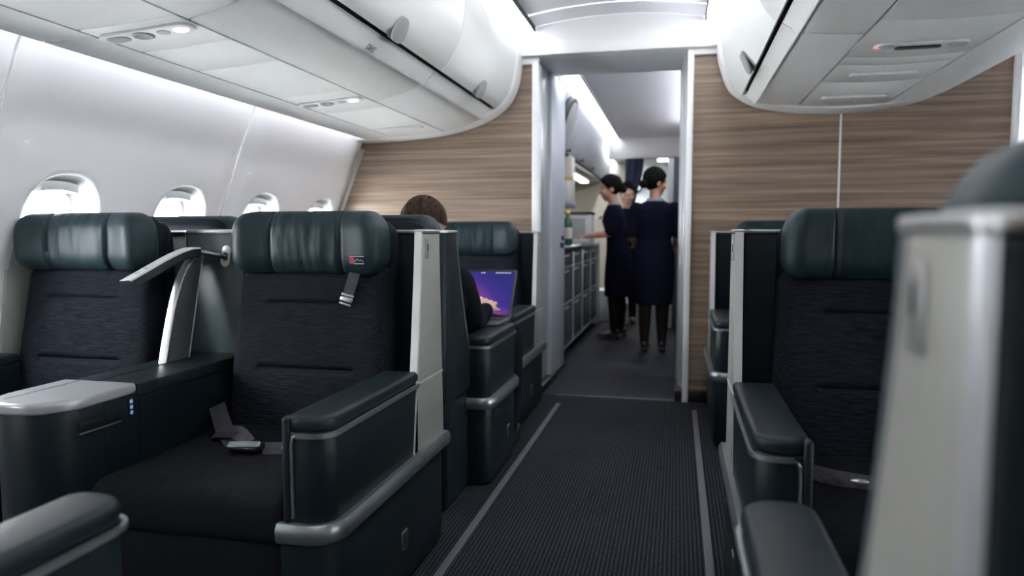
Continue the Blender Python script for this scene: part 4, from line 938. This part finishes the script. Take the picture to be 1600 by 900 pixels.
bm = B(); box(bm, -0.15, 0.20, -0.21, -0.198, 0.10, 1.0, 0.004); d_ = obj('door', bm, GALD, t); bm = B(); box(bm, -0.13, -0.11, -0.222, -0.208, 0.5, 0.62, 0.004); obj('handle', bm, ALU, d_)

# ------------------------------------------------------------------ people
def hand_at(bm, wrist, d, up, L=0.17, curl=0.35, thumb=1):
    """palm and five fingers from the wrist along d; up = back of the hand; thumb on the side up x d * thumb"""
    d = Vector(d).normalized(); up = Vector(up); up = (up - d * up.dot(d)).normalized(); sd = up.cross(d) * thumb; wrist = Vector(wrist)
    pl = L * 0.5; 
    for k in range(4):
        o = (k - 1.5) * 0.019 * L / 0.17
        capsule(bm, wrist + d * 0.012 - sd * o * 0.75, wrist + d * pl - sd * o, 0.0125 * L / 0.17, 0.0105 * L / 0.17, 10)
    for k, ln in enumerate((0.40, 0.46, 0.43, 0.34)):
        o = (k - 1.5) * 0.0205 * L / 0.17; p0 = wrist + d * pl - sd * o; a = 0.0; pts = [p0]
        sp = (k - 1.5) * -0.10
        for j, f in enumerate((0.45, 0.32, 0.23)):
            a += curl * (0.6 + 0.3 * j); dd = (d * cos(a) - up * sin(a) + sd * sp).normalized(); pts.append(pts[-1] + dd * L * ln * f)
        limb(bm, pts, [0.0085 * L / 0.17, 0.008 * L / 0.17, 0.0073 * L / 0.17, 0.0062 * L / 0.17], 10)
    p0 = wrist + d * L * 0.13 + sd * 0.022 * L / 0.17; p1 = p0 + (d * 0.6 + sd * 0.75 - up * 0.2).normalized() * L * 0.22; p2 = p1 + (d * 0.9 + sd * 0.3 - up * 0.25).normalized() * L * 0.17
    limb(bm, [wrist + d * 0.01, p0, p1, p2], [0.013 * L / 0.17, 0.0115 * L / 0.17, 0.0092 * L / 0.17, 0.0072 * L / 0.17], 10)
def head_on(bm, c, R, s=1.0):
    """head about 0.215 tall; local face direction is -y"""
    c = Vector(c)
    def at(p): return c + R @ (Vector(p) * s)
    Rm = R.to_4x4()
    def e(p, r): ball(bm, at(p), [q * s for q in r], 20, 14, Rm)
    e((0, 0.012, 0.025), (0.072, 0.088, 0.083)); e((0, -0.022, -0.028), (0.058, 0.062, 0.070)); e((0, -0.045, -0.078), (0.032, 0.030, 0.026))
    e((0, -0.083, -0.022), (0.011, 0.019, 0.013)); limb(bm, [at((0, -0.074, 0.012)), at((0, -0.092, -0.020))], [0.008 * s, 0.010 * s], 10)
    e((0, -0.073, 0.028), (0.048, 0.014, 0.011)); e((0, -0.076, -0.056), (0.022, 0.010, 0.006)); e((0, -0.074, -0.066), (0.019, 0.010, 0.006))
    for q in (-1, 1):
        e((q * 0.040, -0.055, -0.022), (0.024, 0.022, 0.022)); e((q * 0.071, 0.018, -0.012), (0.009, 0.020, 0.032)); e((q * 0.028, -0.072, 0.008), (0.012, 0.008, 0.007))
def hair_cap(name, c, R, m, par, s=1.0, front=-0.055, low=-0.075, thick=1.07, bun=None, ears=False, seed=1):
    """hair shell over the skull, cut at the hairline, with strand ridges"""
    bm = B(); t = bmesh.new(); bmesh.ops.create_uvsphere(t, u_segments=72, v_segments=40, radius=1)
    rnd = random.Random(seed); ph = [rnd.uniform(0, 6.3) for _ in range(6)]
    for v in t.verts:
        p = v.co.copy(); az = math.atan2(p.y, p.x)
        rid = 1 + 0.012 * sin(az * 23 + ph[0] + 3 * p.z) + 0.010 * sin(az * 37 + ph[1] + 5 * p.z) + 0.016 * sin(az * 7 + ph[2] + 4 * p.z)
        q = Vector((p.x * 0.076, p.y * 0.094 + 0.014, p.z * 0.090 + 0.026)) * thick; q = Vector((q.x * rid, (q.y - 0.014) * rid + 0.014, (q.z - 0.026) * rid + 0.026))
        v.co = q
    bad = []
    for v in t.verts:
        q = v.co; line = low if q.y > 0.03 else (low + (0.03 - q.y) / (0.03 - front) * (0.062 - low))
        if q.z < line: v.co.z = line if q.z > line - 0.012 else q.z; 
        if q.z < line - 0.0001 or (ears and abs(q.x) > 0.056 and -0.035 < q.y < 0.038 and q.z < 0.016): bad.append(v)
    bmesh.ops.delete(t, geom=bad, context='VERTS')
    # give the shell an inner side
    bmesh.ops.solidify(t, geom=t.faces[:], thickness=0.006)
    M4 = Matrix.Translation(Vector(c)) @ R.to_4x4() @ Matrix.Scale(s, 4); join(bm, t, M=M4)
    if bun:
        bt = bmesh.new(); ball(bt, bun, (0.036, 0.032, 0.034), 24, 16); ball(bt, Vector(bun) * 0.75 + Vector((0, 0, 0.0)), (0.03, 0.035, 0.03), 20, 12); join(bm, bt, M=M4)
    return obj(name, bm, m, par, 70)
def rotz(a): return Matrix.Rotation(a, 3, 'Z')
def attendant(label, loc, rz, head_rot, head_off, arms, seed, collar=True, skin=SKIN, bun=True, legs=((-0.075, 0.0), (0.075, 0.03)), lean=0.0, group='cabin crew in navy uniform'):
    """stands 1.55 m; local frame faces -y, x to the person's left"""
    t = thing('person', label, 'person', loc, rz, group)
    hd = Vector((head_off[0], head_off[1], 1.428)); bm = B()
    def L(p): return Vector((p[0], p[1] - lean * max(0, p[2] - 0.8), p[2]))
    head_on(bm, hd, head_rot, 1.08); limb(bm, [L((0, 0.02, 1.22)), L((0, 0.012, 1.29)), hd + Vector((0, 0.01, -0.05))], [0.062, 0.047, 0.048], 14)
    # trunk
    for p, r in (((0, 0.01, 1.14), (0.135, 0.085, 0.12)), ((0, 0.01, 1.0), (0.115, 0.078, 0.13)), ((0, 0.015, 0.84), (0.14, 0.095, 0.12)), ((0, 0.01, 1.22), (0.15, 0.06, 0.04))): ball(bm, L(p), r)
    for sx, (el, wr, hdir, up, th) in zip((-1, 1), arms):
        sh = L((sx * 0.155, 0.015, 1.215)); el = Vector(el); wr = Vector(wr)
        limb(bm, [sh, sh.lerp(el, 0.5), el, el.lerp(wr, 0.35), wr], [0.044, 0.039, 0.033, 0.033, 0.022], 14); hand_at(bm, wr, hdir, up, 0.165, 0.35, th)
    for sx, (lx, ly) in zip((-1, 1), legs):
        limb(bm, [(sx * 0.07, 0.01, 0.80), (lx * 1.0, ly * 0.5, 0.43), (lx, ly + 0.012, 0.29), (lx, ly + 0.01, 0.09)], [0.082, 0.052, 0.050, 0.032], 14)
        limb(bm, [(lx, ly + 0.02, 0.055), (lx, ly - 0.11, 0.03)], [0.03, 0.022], 12)
    body = remeshed('body', bm, skin, t, 0.0065, 4)
    # dress
    bm = B(); rings = []
    for z, rx, ry, cy in ((0.40, 0.150, 0.125, 0.01), (0.52, 0.165, 0.130, 0.01), (0.66, 0.172, 0.130, 0.015), (0.82, 0.168, 0.118, 0.018), (0.94, 0.140, 0.098, 0.01), (1.03, 0.142, 0.102, 0.005), (1.12, 0.162, 0.115, -0.002), (1.20, 0.170, 0.096, 0.006), (1.245, 0.135, 0.075, 0.012), (1.275, 0.075, 0.062, 0.012)):
        rings.append([bm.verts.new(L((rx * cos(2 * pi * k / 32) * 1.0, cy + ry * sin(2 * pi * k / 32), z))) for k in range(32)])
    for a, b in zip(rings, rings[1:]):
        for k in range(32): bm.faces.new((a[k], a[(k + 1) % 32], b[(k + 1) % 32], b[k]))
    bm.faces.new(rings[0][::-1]); bm.faces.new(rings[-1])
    for sx, (el, wr, hdir, up, th) in zip((-1, 1), arms):
        sh = L((sx * 0.155, 0.015, 1.205)); el = Vector(el); limb(bm, [sh, sh.lerp(el, 0.45), sh.lerp(el, 0.88)], [0.062, 0.058, 0.055], 14)
    remeshed('uniform_dress', bm, UNIF, t, 0.009, 3)
    bm = B()
    for lx, ly in legs: limb(bm, [(lx, ly * 0.6, 0.47), (lx, ly * 0.8, 0.40), (lx, ly + 0.014, 0.29), (lx, ly + 0.012, 0.07)], [0.062, 0.060, 0.056, 0.0365], 14)
    remeshed('tights', bm, TIGHTS, t, 0.008, 3)
    for lx, ly in legs:
        bm = B()
        def shoefn(p):
            p = p.copy(); u = (p.y + 0.12) / 0.24; p.z *= 0.55 + 0.45 * sst(0.25, 0.9, u); p.z += 0.022 * sst(0.45, 0.9, u); p.x *= 0.75 + 0.35 * math.exp(-((u - 0.3) / 0.25) ** 2); return p
        soft(bm, (lx, ly - 0.045, 0.040), (0.075, 0.235, 0.062), (0.03, 0.05, 0.025), (10, 18, 8), shoefn); box(bm, lx - 0.022, lx + 0.022, ly + 0.03, ly + 0.07, 0.001, 0.04, 0.006); obj('shoe', bm, SHOE, t, 60)
    if collar:
        bm = B(); pts = [L((0.068 * cos(a), 0.012 + 0.058 * sin(a), 1.272 - 0.012 * sin(-a))) for a in [2 * pi * k / 24 for k in range(24)]]
        sweep(bm, pts, [(-0.004, -0.010), (0.006, -0.012), (0.003, 0.014), (-0.006, 0.014)], closed=True); obj('collar', bm, COLLAR, t, 60)
    hair_cap('hair', hd, head_rot, HAIRK, t, 1.08, bun=(0.0, 0.112, -0.035) if bun else None, seed=seed)
    return t
# woman by the counter, turned to the left, one hand on the worktop
hr1 = Matrix.Rotation(0.22, 3, 'X')
w1 = attendant('woman in navy dress by the counter, turned left and reaching over the worktop', (-0.555, 6.90, 0), -pi / 2, hr1, (0, -0.075),
    (((-0.185, -0.05, 1.0), (-0.13, -0.26, 0.985), (0.1, -1, -0.1), (0, 0, 1), -1), ((0.19, -0.055, 1.0), (0.12, -0.285, 0.975), (-0.1, -1, -0.05), (0, 0, 1), 1)), 3, lean=0.10, legs=((-0.08, 0.02), (0.07, -0.03)))
bm = B(); prism(bm, rpoly([(-0.028, -0.014), (0.028, -0.014), (0.028, 0.014), (-0.028, 0.014)], 0.004, 3), 'y', -0.004, 0.0, 0.001, 2, Matrix.Translation((0.085, -0.152, 1.15)) @ Matrix.Rotation(-0.5, 4, 'Z') @ Matrix.Rotation(0.4, 4, 'Y')); obj('name_badge', bm, WHITE, w1)
# woman seen from behind in the doorway
hr2 = Matrix.Rotation(-0.85, 3, 'Z') @ Matrix.Rotation(0.18, 3, 'X')
w2 = attendant('woman in navy dress seen from behind, dark hair in a bun, nearest the doorway', (-0.185, 6.20, 0), pi, hr2, (0.0, -0.012),
    (((-0.205, 0.02, 0.985), (-0.165, -0.19, 0.90), (0.2, -1, -0.2), (0, -0.2, 1), -1), ((0.205, 0.02, 0.985), (0.165, -0.19, 0.90), (-0.2, -1, -0.2), (0, -0.2, 1), 1)), 5, legs=((-0.072, 0.0), (0.072, 0.035)))
# third person further back, face towards the cabin
hr3 = Matrix.Rotation(0.35, 3, 'X')
w3 = attendant('person in dark clothes bending forward behind the two women, only the face showing', (-0.545, 8.02, 0), 0.1, hr3, (0, -0.13),
    (((-0.20, -0.02, 0.98), (-0.16, -0.2, 0.93), (0.2, -1, -0.2), (0, 0, 1), -1), ((0.20, -0.02, 0.98), (0.16, -0.2, 0.93), (-0.2, -1, -0.2), (0, 0, 1), 1)), 9, collar=False, skin=SKIN2, bun=False, lean=0.22)
# passenger with the laptop, seated with the back to the camera
px, py = -0.965, 2.66
t = thing('person', 'seated passenger with short brown hair seen from behind, hand at the laptop', 'person', (px, py, 0), pi)
hd = Vector((0, -0.02, 1.018)); hrp = Matrix.Rotation(-0.32, 3, 'Z') @ Matrix.Rotation(0.20, 3, 'X')
bm = B(); head_on(bm, hd, hrp, 1.03); limb(bm, [(0, 0.0, 0.83), (0, 0.0, 0.90), hd + Vector((0, 0.01, -0.05))], [0.065, 0.05, 0.052], 14)
for p, r in (((0, 0.0, 0.74), (0.15, 0.09, 0.13)), ((0, 0.01, 0.58), (0.135, 0.09, 0.12)), ((0, -0.02, 0.50), (0.15, 0.11, 0.075))): ball(bm, p, r)
# local x is mirrored: the visible right arm is on local -x
ARM_R = [(-0.135, -0.02, 0.80), (-0.135, -0.16, 0.675), (-0.12, -0.28, 0.622), (-0.128, -0.37, 0.646), (-0.140, -0.435, 0.662)]
ARM_L = [(0.175, -0.02, 0.83), (0.20, -0.13, 0.71), (0.19, -0.24, 0.64), (0.15, -0.34, 0.645), (0.11, -0.40, 0.650)]
for A in (ARM_R, ARM_L): limb(bm, A, [0.046, 0.042, 0.036, 0.032, 0.025], 14)
hand_at(bm, ARM_R[-1], (0.18, -1, 0.32), (-0.45, 0.25, 1), 0.175, 0.40, -1); hand_at(bm, ARM_L[-1], (-0.3, -1, -0.02), (0, 0, 1), 0.165, 0.35, 1)
LEGS = ([(-0.075, -0.03, 0.49), (-0.085, -0.35, 0.52), (-0.20, -0.615, 0.515), (-0.205, -0.60, 0.30), (-0.20, -0.565, 0.085)], [(0.085, -0.03, 0.49), (0.11, -0.33, 0.515), (0.12, -0.47, 0.50), (0.12, -0.45, 0.30), (0.12, -0.42, 0.085)])
for Lg in LEGS: limb(bm, Lg, [0.075, 0.062, 0.052, 0.046, 0.032], 14); limb(bm, [Vector(Lg[-1]) + Vector((0, 0, -0.03)), Vector(Lg[-1]) + Vector((0, -0.13, -0.055))], [0.03, 0.022], 12)
remeshed('body', bm, SKIN2, t, 0.006, 4)
bm = B()
for p, r in (((0, 0.0, 0.75), (0.175, 0.105, 0.14)), ((0, 0.01, 0.58), (0.158, 0.105, 0.15)), ((0, 0.0, 0.83), (0.14, 0.075, 0.045))): ball(bm, p, r)
for A in (ARM_R, ARM_L): limb(bm, A[:-1] + [Vector(A[-2]).lerp(Vector(A[-1]), 0.75)], [0.068, 0.062, 0.055, 0.048, 0.036], 14)
remeshed('jacket', bm, SUIT, t, 0.009, 3)
bm = B()
for Lg in LEGS: limb(bm, Lg[:-1] + [Vector(Lg[-1]) + Vector((0, 0, 0.02))], [0.092, 0.076, 0.066, 0.060, 0.052], 14)
ball(bm, (0, -0.01, 0.50), (0.165, 0.12, 0.085)); remeshed('trousers', bm, SUIT, t, 0.009, 3)
for Lg in LEGS:
    bm = B(); soft(bm, (Lg[-1][0], Lg[-1][1] - 0.05, 0.042), (0.085, 0.26, 0.08), (0.035, 0.06, 0.03), (10, 16, 8)); obj('shoe', bm, SHOE, t, 60)
hair_cap('hair', hd, hrp, HAIRB, t, 1.03, front=-0.075, low=-0.070, thick=1.075, ears=True, seed=4)
# laptop on the lap
t = thing('laptop', 'open laptop with violet and blue wallpaper in front of the passenger', 'laptop', (-0.90, 3.195, 0.600))
bm = B(); prism(bm, rpoly([(-0.158, -0.225), (0.158, -0.225), (0.158, 0.0), (-0.158, 0.0)], 0.012, 5), 'z', 0.0, 0.014, 0.004); bs = obj('base', bm, LAPM, t, 50)
bm = B(); box(bm, -0.14, 0.14, -0.115, -0.02, 0.0135, 0.0155, 0.001); obj('keyboard', bm, BLACK, bs)
bm = B(); box(bm, -0.055, 0.055, -0.21, -0.13, 0.0135, 0.0147, 0.0005); obj('touchpad', bm, GREYW, bs)
M = Matrix.Translation((0, 0.002, 0.014)) @ Matrix.Rotation(-0.62, 4, 'X')
bm = B(); prism(bm, rpoly([(-0.158, 0.0), (0.158, 0.0), (0.158, 0.262), (-0.158, 0.262)], 0.012, 5), 'y', 0.0, 0.006, 0.002, 2, M); ld = obj('lid', bm, LAPM, t, 50)
bm = B(); prism(bm, rpoly([(-0.156, 0.004), (0.156, 0.004), (0.156, 0.260), (-0.156, 0.260)], 0.011, 5), 'y', -0.0012, 0.001, 0, 2, M); obj('bezel', bm, BLACK, ld)
sc_ = bpy.data.meshes.new('screen'); bm = B(); prism(bm, [(-0.148, 0.014), (0.148, 0.014), (0.148, 0.248), (-0.148, 0.248)], 'y', -0.002, -0.001, 0, 2); o = obj('screen', bm, SCREEN, ld); o.matrix_local = M
bm = B()
for k in range(7): box(bm, 0.055 + 0.011 * k, 0.062 + 0.011 * k, -0.0026, -0.0018, 0.240, 0.2435)
for k in range(2): box(bm, -0.018 + 0.012 * k, -0.009 + 0.012 * k, -0.0026, -0.0018, 0.240, 0.2425)
ic = obj('menu_marks', bm, emit('menu_white', (0.7, 0.7, 0.8), 0.5), ld); ic.matrix_local = M
